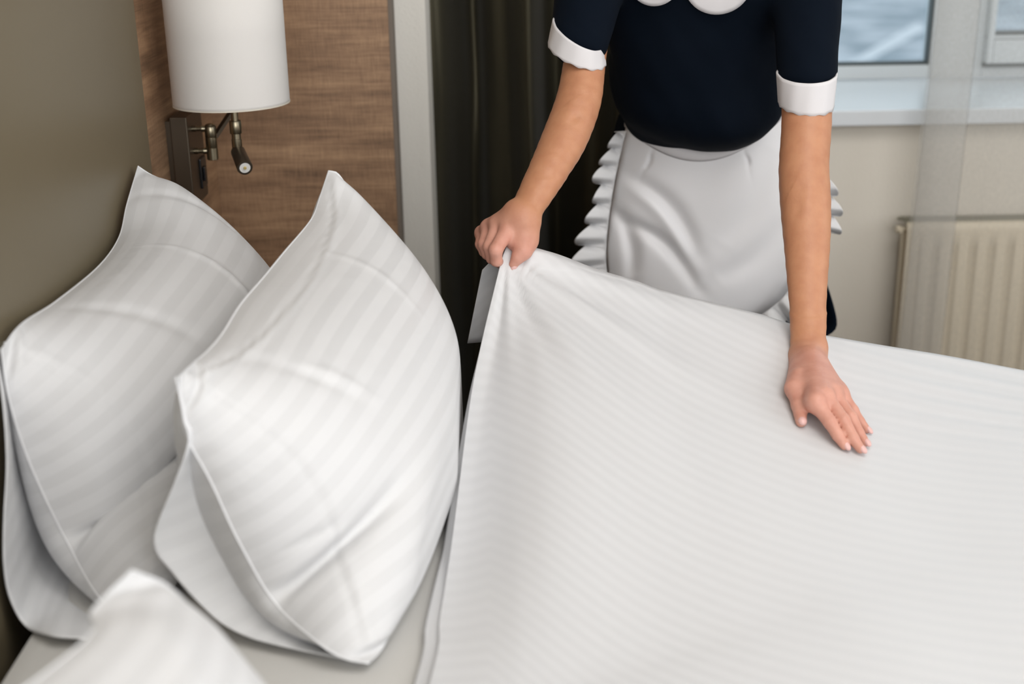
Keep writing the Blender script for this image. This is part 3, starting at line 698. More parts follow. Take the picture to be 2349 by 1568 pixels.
# ================================================================== RADIATOR
rad = empty('radiator'); tag(rad, 'cream ribbed panel radiator under the window sill, behind the voile', 'radiator')
ry = 2.955; ztR = P(2300, 508, y=ry).z; xL = P(2082, 510, y=ry).x; pitch = P(2305, 565, y=ry).x - P(2262, 565, y=ry).x
xRr = xL + pitch * 24 + 0.05; zb = 0.08
nxr = int((xRr - xL) / 0.0022); xs = np.linspace(xL, xRr, nxr)
ph = P(2220, 565, y=ry).x
zrow = [zb, zb + 0.045, zb + 0.06, ztR - 0.062, ztR - 0.048, ztR - 0.02, ztR - 0.008, ztR]
rows = []
for i, z in enumerate(zrow):
    depth = 1.0 if 2 <= i <= 3 else 0.0
    s = ((xs - ph) / pitch) % 1.0
    g = np.where(s < 0.42, 0, 1) * 1.0
    e = 0.5 * (np.tanh((s - 0.05) * 26) - np.tanh((s - 0.50) * 26))
    edge = (xs > xL + 0.03) & (xs < xRr - 0.03)
    y = ry + 0.010 * e * depth * edge
    if i == len(zrow) - 1: y = y + 0.008
    if i == 0: y = y + 0.006
    rows.append(np.stack([xs, y, np.full(nxr, z)], 1))
grid('front_panel', np.array(rows), M_rad, rad, thick=0.002)
bm = bmesh.new(); box(bm, xL + 0.012, xL + 0.015, ry + 0.003, ry + 0.05, zb + 0.01, ztR - 0.004, 0.001); box(bm, xRr - 0.004, xRr, ry + 0.001, ry + 0.065, zb + 0.01, ztR - 0.004, 0.001)
box(bm, xL + 0.004, xRr - 0.004, ry + 0.035, ry + 0.06, zb + 0.02, ztR - 0.03)
obj_bm('casing', bm, M_rad, rad)
bm = bmesh.new()
k = 0; x = xL + 0.01
while x < xRr - 0.02:
    r = bmesh.ops.create_cube(bm, size=1.0)
    M = Matrix.Translation((x, ry + 0.038, ztR - 0.003)) @ Matrix.Rotation(radians(38), 4, 'Z') @ Matrix.Diagonal((0.0035, 0.052, 0.006, 1))
    bmesh.ops.transform(bm, matrix=M, verts=r['verts']); x += 0.0125
box(bm, xL, xRr, ry + 0.012, ry + 0.017, ztR - 0.006, ztR + 0.0005); box(bm, xL, xRr, ry + 0.060, ry + 0.065, ztR - 0.006, ztR + 0.0005)
obj_bm('top_grille', bm, M_grille, rad)
vq = P(2066, 526, y=ry + 0.03)
bm = bmesh.new(); lathe(bm, (vq.x - 0.012, ry + 0.03, vq.z), (xL + 0.016, ry + 0.03, vq.z), [(0, 0.006), (0.002, 0.009), (0.012, 0.009), (0.013, 0.006), (0.042, 0.006)], 20); cyl(bm, (vq.x - 0.004, ry + 0.03, vq.z), (vq.x - 0.004, ry + 0.012, vq.z), 0.004)
obj_bm('bleed_valve', bm, M_rad, rad, True)
for zz in (0.15, ztR - 0.1):
    for xx in (xL + 0.1, xRr - 0.1):
        bm = bmesh.new(); box(bm, xx - 0.015, xx + 0.015, ry + 0.06, WY - 0.001, zz - 0.02, zz + 0.02); obj_bm('wall_bracket', bm, M_grille, rad)

# ================================================================== PERSON
person = empty('person'); tag(person, 'person in navy short-sleeved uniform and white apron, leaning over the bed to spread the sheet', 'person')

# ---- signed distance body
def axis_coords(lo, hi, segs):
    """segs: list of (upto, step)"""
    out = [lo]
    for up, st in segs:
        while out[-1] < min(up, hi) - 1e-6: out.append(out[-1] + st)
    return np.array(out)
def smin(a, b, k):
    h = np.clip(k - np.abs(a - b), 0, None) / k
    return np.minimum(a, b) - h * h * k * 0.25
def cone_sdf(X, Y, Z, a, b, ra, rb, flat=None):
    a = np.array(a); b = np.array(b); ba = b - a; L2 = ba @ ba
    px, py, pz = X - a[0], Y - a[1], Z - a[2]
    t = np.clip((px * ba[0] + py * ba[1] + pz * ba[2]) / L2, 0, 1)
    dx, dy, dz = px - t * ba[0], py - t * ba[1], pz - t * ba[2]
    if flat is not None:    # (axis, factor) makes the section elliptic: wider across axis
        ax, f = np.array(flat[0]), flat[1]; ax = ax / np.linalg.norm(ax)
        c = dx * ax[0] + dy * ax[1] + dz * ax[2]; s_ = c * (1 - f)
        dx, dy, dz = dx - s_ * ax[0], dy - s_ * ax[1], dz - s_ * ax[2]
    return np.sqrt(dx * dx + dy * dy + dz * dz) - (ra + (rb - ra) * t)
def ell_sdf(X, Y, Z, c, r, Rm=None):
    p = [X - c[0], Y - c[1], Z - c[2]]
    if Rm is not None:
        R_ = np.array(Rm); p = [R_[0][i] * p[0] + R_[1][i] * p[1] + R_[2][i] * p[2] for i in range(3)]
    k0 = np.sqrt((p[0] / r[0]) ** 2 + (p[1] / r[1]) ** 2 + (p[2] / r[2]) ** 2)
    k1 = np.sqrt((p[0] / r[0] ** 2) ** 2 + (p[1] / r[1] ** 2) ** 2 + (p[2] / r[2] ** 2) ** 2) + 1e-9
    return k0 * (k0 - 1) / k1
class Field:
    def __init__(s, xs, ys, zs):
        s.xs, s.ys, s.zs = xs, ys, zs; s.D = np.full((len(xs), len(ys), len(zs)), 0.05, dtype=np.float32)
    def region(s, lo, hi, pad=0.035):
        sl = []
        for c, l, h in ((s.xs, lo[0], hi[0]), (s.ys, lo[1], hi[1]), (s.zs, lo[2], hi[2])):
            i0 = max(0, np.searchsorted(c, l - pad) - 1); i1 = min(len(c), np.searchsorted(c, h + pad) + 1); sl.append(slice(i0, i1))
        sl = tuple(sl)
        return sl, (s.xs[sl[0]][:, None, None], s.ys[sl[1]][None, :, None], s.zs[sl[2]][None, None, :])
    def cone(s, a, b, ra, rb, k=0.01, flat=None):
        r = max(ra, rb); a = np.array(a); b = np.array(b)
        if flat is not None: r = r / flat[1]
        sl, g = s.region(np.minimum(a, b) - r, np.maximum(a, b) + r)
        d = cone_sdf(*g, a, b, ra, rb, flat); s.D[sl] = smin(s.D[sl], d, k)
    def ell(s, c, r, k=0.01, Rm=None):
        m_ = max(r); c = np.array(c); sl, g = s.region(c - m_, c + m_)
        s.D[sl] = smin(s.D[sl], ell_sdf(*g, c, r, Rm), k)
    def mesh(s):
        D = s.D; nx_, ny_, nz_ = D.shape; ins = D < 0
        c = ins[:-1, :-1, :-1].astype(np.int8)
        for dx in (0, 1):
            for dy in (0, 1):
                for dz in (0, 1):
                    if dx + dy + dz: c = c + ins[dx:nx_ - 1 + dx, dy:ny_ - 1 + dy, dz:nz_ - 1 + dz]
        act = (c > 0) & (c < 8); ci = np.argwhere(act); idx = -np.ones(act.shape, dtype=np.int32); idx[act] = np.arange(len(ci))
        acc = np.zeros((len(ci), 3)); cnt = np.zeros(len(ci))
        offs = [(a, b, c_) for a in (0, 1) for b in (0, 1) for c_ in (0, 1)]
        co = [s.xs, s.ys, s.zs]
        for a in offs:
            for ax in range(3):
                if a[ax] == 1: continue
                b = list(a); b[ax] = 1
                ia = ci + np.array(a); ib = ci + np.array(b)
                da = D[ia[:, 0], ia[:, 1], ia[:, 2]].astype(float); db = D[ib[:, 0], ib[:, 1], ib[:, 2]].astype(float)
                m_ = (da < 0) != (db < 0); t = np.where(m_, da / (da - db + 1e-12), 0)
                pa = np.stack([co[k_][ia[:, k_]] for k_ in range(3)], 1); pb = np.stack([co[k_][ib[:, k_]] for k_ in range(3)], 1)
                q = pa + (pb - pa) * t[:, None]
                acc[m_] += q[m_]; cnt[m_] += 1
        vt = acc / cnt[:, None]
        faces = []
        for ax in range(3):
            a0 = [slice(None)] * 3; a1 = [slice(None)] * 3; a0[ax] = slice(0, -1); a1[ax] = slice(1, None)
            ch = ins[tuple(a0)] != ins[tuple(a1)]
            e = np.argwhere(ch); o1, o2 = [(1, 2), (2, 0), (0, 1)][ax]
            ok = (e[:, o1] > 0) & (e[:, o2] > 0) & (e[:, o1] < D.shape[o1] - 1) & (e[:, o2] < D.shape[o2] - 1); e = e[ok]
            fl = ins[e[:, 0], e[:, 1], e[:, 2]]
            def cell(d1, d2):
                q = e.copy(); q[:, o1] -= d1; q[:, o2] -= d2; return idx[q[:, 0], q[:, 1], q[:, 2]]
            f = np.stack([cell(1, 1), cell(0, 1), cell(0, 0), cell(1, 0)], 1)
            f[~fl] = f[~fl][:, ::-1]; faces.append(f)
        return vt, np.concatenate(faces)
def smooth_mesh(v, f, it=2, lam=0.5):
    e = np.concatenate([f[:, [0, 1]], f[:, [1, 2]], f[:, [2, 3]], f[:, [3, 0]]]); e = np.concatenate([e, e[:, ::-1]])
    deg = np.bincount(e[:, 0], minlength=len(v))[:, None]
    for k_ in range(it):
        for l_ in (lam, -lam * 0.95):
            a = np.stack([np.bincount(e[:, 0], weights=v[e[:, 1], i], minlength=len(v)) for i in range(3)], 1) / np.maximum(deg, 1)
            v = v + l_ * (a - v)
    return v
def mesh_obj(name, v, f, material, parent):
    me = bpy.data.meshes.new(name); me.vertices.add(len(v)); me.vertices.foreach_set('co', v.reshape(-1))
    me.loops.add(f.size); me.loops.foreach_set('vertex_index', f.reshape(-1).astype(np.int32))
    me.polygons.add(len(f)); me.polygons.foreach_set('loop_start', np.arange(0, f.size, 4, dtype=np.int32))
    try: me.polygons.foreach_set('loop_total', np.full(len(f), 4, dtype=np.int32))
    except Exception: pass
    me.update(calc_edges=True); me.validate()
    return link(name, me, material, parent, True)

# joints
W1 = P(1853, 818, y=1.845); E1 = P(1845, 445, y=2.015); S1 = P(1852, -70, y=2.20)       # flat hand arm (image right)
W2 = P(1196, 497, y=1.915); E2 = P(1322, 262, y=2.06); S2 = P(1370, -90, y=2.22)        # gripping arm (image left)
NK = (S1 + S2) / 2 + V3(0, -0.01, 0.05)
PV = P(1625, 560, y=2.52)
F = Field(axis_coords(-0.10, 0.80, [(0.14, 0.0025), (0.38, 0.005), (0.60, 0.0025), (0.80, 0.01)]),
          axis_coords(1.56, 2.66, [(2.10, 0.0025), (2.66, 0.007)]),
          axis_coords(0.0, 1.62, [(0.56, 0.012), (0.92, 0.0025), (1.10, 0.004), (1.62, 0.007)]))
# legs, pelvis, torso, neck, head
hipL, hipR = PV + V3(-0.085, 0.02, -0.02), PV + V3(0.085, 0.02, -0.02)
for h_, sx in ((hipL, -1), (hipR, 1)):
    kn = Vector((h_.x + sx * 0.005, h_.y + 0.0, 0.47)); an = Vector((kn.x, kn.y + 0.06, 0.09)); to = an + V3(0.0, -0.15, -0.06)
    F.cone(h_, kn, 0.085, 0.055, 0.02); F.cone(kn, kn + (an - kn) * 0.35, 0.052, 0.054, 0.02); F.cone(kn + (an - kn) * 0.35, an, 0.054, 0.034, 0.02); F.cone(an + V3(0, 0.01, -0.04), to, 0.034, 0.024, 0.02)
CH = (S1 + S2) / 2 + V3(0, 0.10, -0.13); WA = P(1612, 300, y=2.50)
F.cone(PV + V3(-0.05, 0, 0), PV + V3(0.05, 0, 0), 0.10, 0.10, 0.03); F.cone(PV, WA, 0.09, 0.08, 0.04)
F.cone(WA + V3(-0.035, 0, 0), CH + V3(-0.06, 0, 0), 0.068, 0.07, 0.03); F.cone(WA + V3(0.035, 0, 0), CH + V3(0.06, 0, 0), 0.068, 0.07, 0.03)
F.cone(S1 + V3(-0.04, 0.03, 0), S2 + V3(0.04, 0.03, 0), 0.045, 0.045, 0.03)
HD = NK + V3(0, -0.10, 0.17)
F.cone(NK, HD + V3(0, 0.04, -0.04), 0.055, 0.05, 0.03)
F.ell(HD, (0.075, 0.095, 0.115), 0.02); F.ell(HD + V3(0, -0.05, -0.07), (0.045, 0.045, 0.045), 0.03); F.cone(HD + V3(0, -0.09, 0.01), HD + V3(0, -0.112, -0.025), 0.007, 0.011, 0.012)
for sx in (-1, 1): F.ell(HD + V3(sx * 0.077, 0.01, -0.01), (0.010, 0.018, 0.030), 0.006)
F.cone(HD + V3(-0.018, -0.098, -0.055), HD + V3(0.018, -0.098, -0.055), 0.007, 0.007, 0.004)
# arms
def arm(S_, path, wide, fl):
    """path: [(point, wide radius, flatness)]; limb tapers smoothly along the spline"""
    pts = [list(S_)] + [list(p_[0]) for p_ in path]; ra = [path[0][1] * 1.05] + [p_[1] for p_ in path]; fa = [1.0] + [p_[2] for p_ in path]
    q = resample(pts, 26); sk = np.r_[0, np.cumsum(np.linalg.norm(np.diff(np.array(pts), axis=0), axis=1))]; sk /= sk[-1]; t = np.linspace(0, 1, 26)
    r_ = np.interp(t, sk, ra); f_ = np.interp(t, sk, fa)
    for _ in range(2): r_[1:-1] = (r_[:-2] + 2 * r_[1:-1] + r_[2:]) / 4
    for i in range(25):
        f0 = (f_[i] + f_[i + 1]) / 2
        F.cone(q[i], q[i + 1], r_[i] * f0, r_[i + 1] * f0, 0.0015, flat=(wide, f0))
arm(S1, [(P(1851, 250, y=2.09), .0395, .98), (P(1844, 380, y=2.04), .0385, .95), (P(1847, 450, y=2.012), .0405, .93), (P(1851, 550, y=1.975), .0362, .9), (P(1852, 650, y=1.93), .0302, .86), (P(1854, 740, y=1.89), .0258, .82), (W1, .0250, .76)], (1, 0.0, 0), 1)
wd2 = Vector((0.82, -0.3, 0.35)).normalized()
arm(S2, [(P(1340, 150, y=2.115), .0335, .98), (P(1326, 235, y=2.07), .0365, .96), (P(1292, 325, y=2.02), .0370, .93), (P(1250, 405, y=1.965), .0305, .9), (P(1220, 460, y=1.935), .0260, .85), (W2, .0250, .8)], tuple(wd2), 1)
# ulna bump
F.ell(W1 + V3(0.018, 0.006, 0.012), (0.010, 0.012, 0.012), 0.012)
F.ell(W2 + V3(-0.014, 0.004, 0.012), (0.009, 0.010, 0.010), 0.012)

def hand(F, palm, fingers, kp=0.008, kf=0.0016, box_=None):
    sl, g = F.region(*box_, pad=0.0)
    base = F.D[sl].copy()
    for c_ in palm:
        base = smin(base, cone_sdf(*g, *c_[:4], c_[4] if len(c_) > 4 else None), 0.014)
    tot = None
    for jts, rr in fingers:
        d = None
        for i in range(len(jts) - 1):
            q = cone_sdf(*g, jts[i], jts[i + 1], rr[i], rr[i + 1]); d = q if d is None else smin(d, q, 0.003)
        d = smin(base, d, kp); tot = d if tot is None else smin(tot, d, kf)
    F.D[sl] = tot
# ---- flat hand (image right)
zs = 0.600
def sheet_z(x, y):
    i = np.argmin((S_pts[:, :, 0] - x) ** 2 + (S_pts[:, :, 1] - y) ** 2); return S_pts.reshape(-1, 3)[i, 2]
def onS(px, py, up):
    z = 0.62
    for _ in range(6):
        q = P(px, py, z=z); z = float(sheet_z(q.x, q.y)) + up
    return P(px, py, z=z)
CM = onS(1818, 866, 0.030)
T_ = [onS(1830, 862, 0.024), onS(1822, 890, 0.021), onS(1832, 930, 0.014), onS(1838, 966, 0.009)]
I_ = [onS(1872, 925, 0.036), onS(1904, 968, 0.027), onS(1922, 998, 0.016), onS(1937, 1021, 0.009)]
Mi = [onS(1894, 912, 0.038), onS(1935, 964, 0.028), onS(1957, 1006, 0.017), onS(1974, 1029, 0.009)]
Ri = [onS(1912, 904, 0.034), onS(1951, 955, 0.024), onS(1970, 993, 0.014), onS(1985, 1014, 0.008)]
Pi = [onS(1929, 902, 0.028), onS(1957, 940, 0.020), onS(1973, 966, 0.012), onS(1989, 985, 0.007)]
K = 1.0
palm1 = [(W1, I_[0], 0.0185, 0.0132), (W1, Mi[0], 0.0185, 0.0125), (W1, Ri[0], 0.0175, 0.0115), (W1, Pi[0], 0.0165, 0.0105), (W1 + V3(-0.006, -0.004, -0.004), T_[1], 0.0175, 0.0125), (W1 + V3(-0.004, -0.01, -0.004), (T_[1] + I_[0]) / 2 + V3(0, 0.024, -0.006), 0.018, 0.013), (I_[0] + V3(0, .012, -.004), Pi[0] + V3(0, .012, -.004), 0.010, 0.009),
         (W1 + V3(0, -0.02, -0.018), (I_[0] + Ri[0]) / 2 + V3(0, 0.02, -0.014), 0.017, 0.012)]
for k_ in (I_, Mi, Ri): palm1.append((W1 + V3((k_[0].x - W1.x) * 0.3, -0.025, 0.013), k_[0] + V3(0, 0.004, 0.0075), 0.003, 0.0042))
fing1 = [(T_, [0.0105, 0.0118, 0.0105, 0.0082]), (I_, [0.0112, 0.0094, 0.0082, 0.0066]), (Mi, [0.0112, 0.0094, 0.0082, 0.0067]), (Ri, [0.0105, 0.0088, 0.0077, 0.0062]), (Pi, [0.0095, 0.0076, 0.0067, 0.0055])]
hand(F, palm1, fing1, box_=(W1 - V3(0.10, 0.27, 0.12), W1 + V3(0.16, 0.06, 0.05)))
# ---- gripping hand (image left)
yk = 1.90
I2 = [P(1166, 524, y=1.905), P(1137, 573, y=1.872), P(1138, 597, y=1.878), P(1150, 606, y=1.90)]
M2 = [P(1143, 516, y=1.925), P(1123, 566, y=1.890), P(1128, 592, y=1.893), P(1140, 600, y=1.915)]
R2 = [P(1122, 522, y=1.945), P(1110, 560, y=1.912), P(1117, 583, y=1.912), P(1130, 592, y=1.93)]
L2_ = [P(1106, 534, y=1.965), P(1102, 560, y=1.938), P(1110, 578, y=1.935), P(1124, 585, y=1.945)]
T2 = [P(1205, 550, y=1.905), P(1200, 575, y=1.888), P(1188, 590, y=1.884), P(1178, 606, y=1.884)]
palm2 = [(W2, I2[0], 0.0185, 0.0125), (W2, M2[0], 0.0185, 0.0125), (W2, R2[0], 0.0170, 0.0120), (W2, L2_[0], 0.0150, 0.0110), (W2 + V3(0.008, -0.004, -0.012), T2[0], 0.0185, 0.0165), (T2[0], T2[1], 0.0165, 0.0125), (I2[0] + V3(0.006, 0.0, -0.018), T2[0] + V3(-0.01, 0, 0), 0.012, 0.014)]
fing2 = [(T2, [0.0140, 0.0122, 0.0098, 0.0072]), (I2, [0.0118, 0.0106, 0.0090, 0.0075]), (M2, [0.0115, 0.0100, 0.0086, 0.0072]), (R2, [0.0108, 0.0092, 0.0080, 0.0068]), (L2_, [0.0098, 0.0082, 0.0072, 0.006])]
hand(F, palm2, fing2, box_=(W2 - V3(0.12, 0.12, 0.13), W2 + V3(0.07, 0.12, 0.05)))
bv, bf = F.mesh(); del F
bv = smooth_mesh(bv, bf, 3)
for c_, ax in ((P(1836, 455, y=1.965), Vector((0.25, 0, 0.97))), (P(1322, 270, y=2.01), Vector((0.6, 0, 0.8)))):
    c_ = np.array(c_); ax = np.array(ax); d_ = bv - c_; al = d_ @ ax; pe = np.linalg.norm(d_ - al[:, None] * ax, axis=1)
    side_ = d_[:, 0] - al * ax[0]
    bv[:, 1] += 0.0035 * np.exp(-(pe / 0.006) ** 2 - (al / 0.022) ** 2) - 0.0016 * np.exp(-((np.abs(side_) - 0.013) / 0.008) ** 2 - (al / 0.025) ** 2) * (pe < 0.03)
body = mesh_obj('body', bv, bf, M_skin, person)
at_ = body.data.attributes.new('hand', 'FLOAT', 'POINT')
co = np.zeros(len(body.data.vertices) * 3); body.data.vertices.foreach_get('co', co); co = co.reshape(-1, 3)
hv = np.zeros(len(co))
for W_, dr in ((W1, (I_[3] - W1)), (W2, (M2[2] - W2))):
    dr = np.array(dr.normalized()); dd = co - np.array(W_); t = dd @ dr; near = np.linalg.norm(dd, axis=1) < 0.25
    hv = np.maximum(hv, np.where(near, np.clip((t + 0.02) / 0.06, 0, 1), 0))
at_.data.foreach_set('value', hv.astype(np.float32))
# nails
def nail(p0, p1, r, up, sc=1.0):
    d = (p1 - p0).normalized(); up = Vector(up); up = (up - d * up.dot(d)).normalized(); sd = d.cross(up)
    bm = bmesh.new(); bmesh.ops.create_uvsphere(bm, u_segments=20, v_segments=12, radius=1)
    M = Matrix((( d.x, sd.x, up.x, 0), (d.y, sd.y, up.y, 0), (d.z, sd.z, up.z, 0), (0, 0, 0, 1)))
    M = Matrix.Translation(p1 + d * r * 0.35 + up * r * 0.45) @ M @ Matrix.Diagonal((0.0075 * sc, r * 0.78, r * 0.62, 1))
    bmesh.ops.transform(bm, matrix=M, verts=bm.verts); return obj_bm('fingernail', bm, M_nail, body, True)
for (j, r, up) in ((T_, 0.0082, (0.25, -0.35, 0.9)), (I_, 0.0066, (0.35, -0.2, 0.9)), (Mi, 0.0067, (0.35, -0.2, 0.9)), (Ri, 0.0062, (0.3, -0.1, 0.9)), (Pi, 0.0055, (0.3, 0, 0.9))):
    nail(j[2], j[3], r, up)
nail(T2[2], T2[3], 0.0072, (0.9, -0.5, 0.1), 1.1)

for sx in (-1, 1):      # eyes, brows
    bm = bmesh.new(); bmesh.ops.create_uvsphere(bm, u_segments=16, v_segments=10, radius=1)
    for v in bm.verts: v.co = Vector((v.co.x * 0.014, v.co.y * 0.006, v.co.z * 0.006)) + HD + V3(sx * 0.031, -0.086, 0.008)
    ey = obj_bm('eye', bm, mat('eye_white', (0.7, 0.7, 0.68, 1), 0.3), body, True)
    bm = bmesh.new(); cyl(bm, HD + V3(sx * 0.031, -0.0935, 0.008), HD + V3(sx * 0.031, -0.0895, 0.008), 0.0052, 0.006, 16); obj_bm('iris', bm, M_hair, ey)
    bm = bmesh.new(); cyl(bm, HD + V3(sx * 0.018, -0.092, 0.027), HD + V3(sx * 0.046, -0.082, 0.027), 0.0028, 0.0015, 10); obj_bm('eyebrow', bm, M_hair, body, True)
bm = bmesh.new(); bmesh.ops.create_uvsphere(bm, u_segments=20, v_segments=10, radius=1)
for v in bm.verts: v.co = Vector((v.co.x * 0.024, v.co.y * 0.006, v.co.z * 0.008)) + HD + V3(0, -0.1035, -0.054)
obj_bm('lips', bm, mat('rose_lips', srgb(170, 98, 92), 0.4), body, True)

# hair bun and cap (above the frame), shoes (behind the bed)
bm = bmesh.new(); bmesh.ops.create_uvsphere(bm, u_segments=32, v_segments=20, radius=1)
for v in bm.verts:
    v.co = Vector((v.co.x * 0.088, v.co.y * 0.102, v.co.z * 0.115))
    if v.co.y < -0.02 and v.co.z < 0.035: v.co.y = -0.02; v.co.x *= 0.9
    v.co += HD + V3(0, 0.012, 0.028)
r = bmesh.ops.create_uvsphere(bm, u_segments=20, v_segments=12, radius=0.04)
bmesh.ops.translate(bm, vec=HD + V3(0, 0.12, 0.04), verts=r['verts'])
obj_bm('hair', bm, M_hair, person, True)
for h_, sx in ((hipL, -1), (hipR, 1)):
    x = h_.x + sx * 0.005; y = h_.y + 0.06
    bm = bmesh.new(); bmesh.ops.create_uvsphere(bm, u_segments=24, v_segments=14, radius=1)
    for v in bm.verts:
        v.co = Vector((x + v.co.x * 0.045, y - 0.06 + v.co.y * 0.135, max(0.0, 0.045 + v.co.z * 0.05)))
    obj_bm('shoe', bm, M_black, person, True)

# ---- dress top
T = Field(axis_coords(0.0, 0.72, [(0.72, 0.005)]), axis_coords(2.0, 2.62, [(2.62, 0.006)]), axis_coords(0.80, 1.5, [(1.5, 0.005)]))
c1 = P(1600, 40, y=2.30); c2 = P(1600, 165, y=2.33); c3 = P(1610, 243, y=2.35)
T.ell(c1 + V3(0, 0, 0.03), (0.165, 0.115, 0.16), 0.03); T.ell(c2, (0.143, 0.115, 0.12), 0.05)
T.ell(c3 + V3(0, 0.0, 0.012), (0.143, 0.118, 0.070), 0.04); T.cone(c2 + V3(-0.04, 0.05, 0), c3 + V3(-0.04, 0.06, 0), 0.11, 0.10, 0.03); T.cone(c2 + V3(0.04, 0.05, 0), c3 + V3(0.04, 0.06, 0), 0.11, 0.10, 0.03)
T.ell(P(1650, 266, y=2.34), (0.09, 0.11, 0.05), 0.04)
T.cone(S2 + V3(0.06, 0.03, 0.0), S1 + V3(-0.06, 0.03, 0), 0.075, 0.075, 0.05)
def along(a, b, t): return a + (b - a) * t
cu1 = P(1852, 205, y=2.092); cu2 = P(1328, 108, y=2.115)
T.cone(S1 + V3(0, 0, 0.01), cu1 + (S1 - cu1) * 0.10, 0.060, 0.0465, 0.03)
T.cone(S2 + V3(0, 0, 0.01), cu2 + (S2 - cu2) * 0.08, 0.062, 0.0465, 0.03)
tv, tf = T.mesh(); del T
tv = smooth_mesh(tv, tf, 2)
# soft cloth folds
nz_ = 0.006 * vnoise(tv[:, 0] * 34 + tv[:, 2] * 9, tv[:, 2] * 14 + tv[:, 0] * 6, seed=3)
cc = np.array([0.3, 2.36, 1.0]); dn = tv - cc; dn[:, 2] *= 0.3; dn /= np.linalg.norm(dn, axis=1, keepdims=True)
tv = tv + dn * nz_[:, None] * 0.8
top = mesh_obj('dress_bodice', tv, tf, M_navy, person)
# ---- cuffs
def cuff(tl, tr, bl, br, yc, ry_, dip, name):
    """pixel corners top-left, top-right, bottom-left, bottom-right; elliptical band"""
    rows = []; n_ = 72
    for k_, a in enumerate(np.linspace(0, 1, 10)):
        l = P(tl[0] + (bl[0] - tl[0]) * a, tl[1] + (bl[1] - tl[1]) * a, y=yc); r_ = P(tr[0] + (br[0] - tr[0]) * a, tr[1] + (br[1] - tr[1]) * a, y=yc)
        c = (l + r_) / 2; hx = (r_ - l) / 2; ring = []
        for j in range(n_):
            th = 2 * pi * j / n_
            rip_ = 1 + 0.008 * sin(th * 11 + a * 2) + 0.006 * sin(th * 5 + 1)
            p_ = c + hx * cos(th) * rip_ + V3(0, ry_, 0) * sin(th) * rip_ + V3(0, 0, dip) * sin(th)
            p_ += V3(0, 0, 0.0012 * sin(th * 13) * (1 if a > 0.95 else 0))
            ring.append(p_)
        rows.append(ring)
    g_ = np.array([[list(p_) for p_ in r] for r in rows])
    return grid(name, g_, M_white, person, closed_u=True, thick=0.003)
cuff((1784, 170), (1918, 163), (1788, 240), (1910, 240), 2.092, 0.047, 0.010, 'sleeve_cuff')
cuff((1270, 48), (1382, 104), (1258, 103), (1388, 146), 2.115, 0.047, 0.014, 'sleeve_cuff')
# ---- collar lobes (two rounded flat pieces following the chest)
def front_y(x, z):
    m_ = (np.abs(tv[:, 0] - x) < 0.012) & (np.abs(tv[:, 2] - z) < 0.012)
    return tv[m_, 1].min() if m_.any() else 2.2
def lobe(cx, cy, rx, ry_, tilt):
    rows = []
    for r in np.linspace(0, 1, 9):
        ring = []
        for j in range(48):
            th = 2 * pi * j / 48
            px = cx + r * (rx * cos(th) * cos(tilt) - ry_ * sin(th) * sin(tilt)); py = cy + r * (rx * cos(th) * sin(tilt) + ry_ * sin(th) * cos(tilt))
            if py < cy: px += (cy - py) * 0.55 * (1 if cx > 1600 else -1); py = cy - (cy - py) * 1.9
            q = P(px, py, y=2.19); y = front_y(q.x, q.z) - 0.006; q = P(px, py, y=y); y = front_y(q.x, q.z) - 0.006; q = P(px, py, y=y); ring.append(list(q))
        rows.append(ring)
    a = np.array(rows)
    for _ in range(3): a[1:-1, :, :] = (a[:-2] + a[2:] + 2 * a[1:-1]) / 4
    return grid('collar', a, M_white, person, closed_u=True, thick=0.002)
lobe(1648, -42, 80, 74, radians(-25)); lobe(1502, -50, 62, 64, radians(22))

# ---- skirt (navy), from waist down to the knee
rows = []
wc = P(1612, 330, y=2.45)
for k_, a in enumerate(np.linspace(0, 1, 40)):
    z = 1.00 - a * 0.52
    cx = 0.357 + 0.012 * a; rx = 0.118 + 0.07 * min(1, a * 2.0) ** 0.8 + 0.02 * a; ryy = 0.095 + 0.06 * a
    cy = 2.50 + 0.01 * a
    ring = []
    for j in range(120):
        th = 2 * pi * j / 120; f_ = 1 + 0.035 * a * sin(th * 9 + 0.6) + 0.02 * a * sin(th * 17)
        ring.append((cx + rx * cos(th) * f_, cy + ryy * sin(th) * f_, z))
    rows.append(ring)
grid('skirt', np.array(rows), M_navy, person, closed_u=True, thick=0.002)
bm = bmesh.new()
# flared hem corner of the navy skirt showing right of the forearm
a_ = [P(1885, 640, y=2.40), P(1897, 655, y=2.40), P(1919, 742, y=2.38), P(1893, 772, y=2.37), P(1860, 800, y=2.36)]
b_ = [P(1850, 640, y=2.46), P(1850, 655, y=2.46), P(1850, 742, y=2.45), P(1850, 772, y=2.44), P(1840, 800, y=2.44)]
patch('skirt_pleat', b_, a_, person, M_navy, n=20, k=10, rip=0.0, thick=0.003)

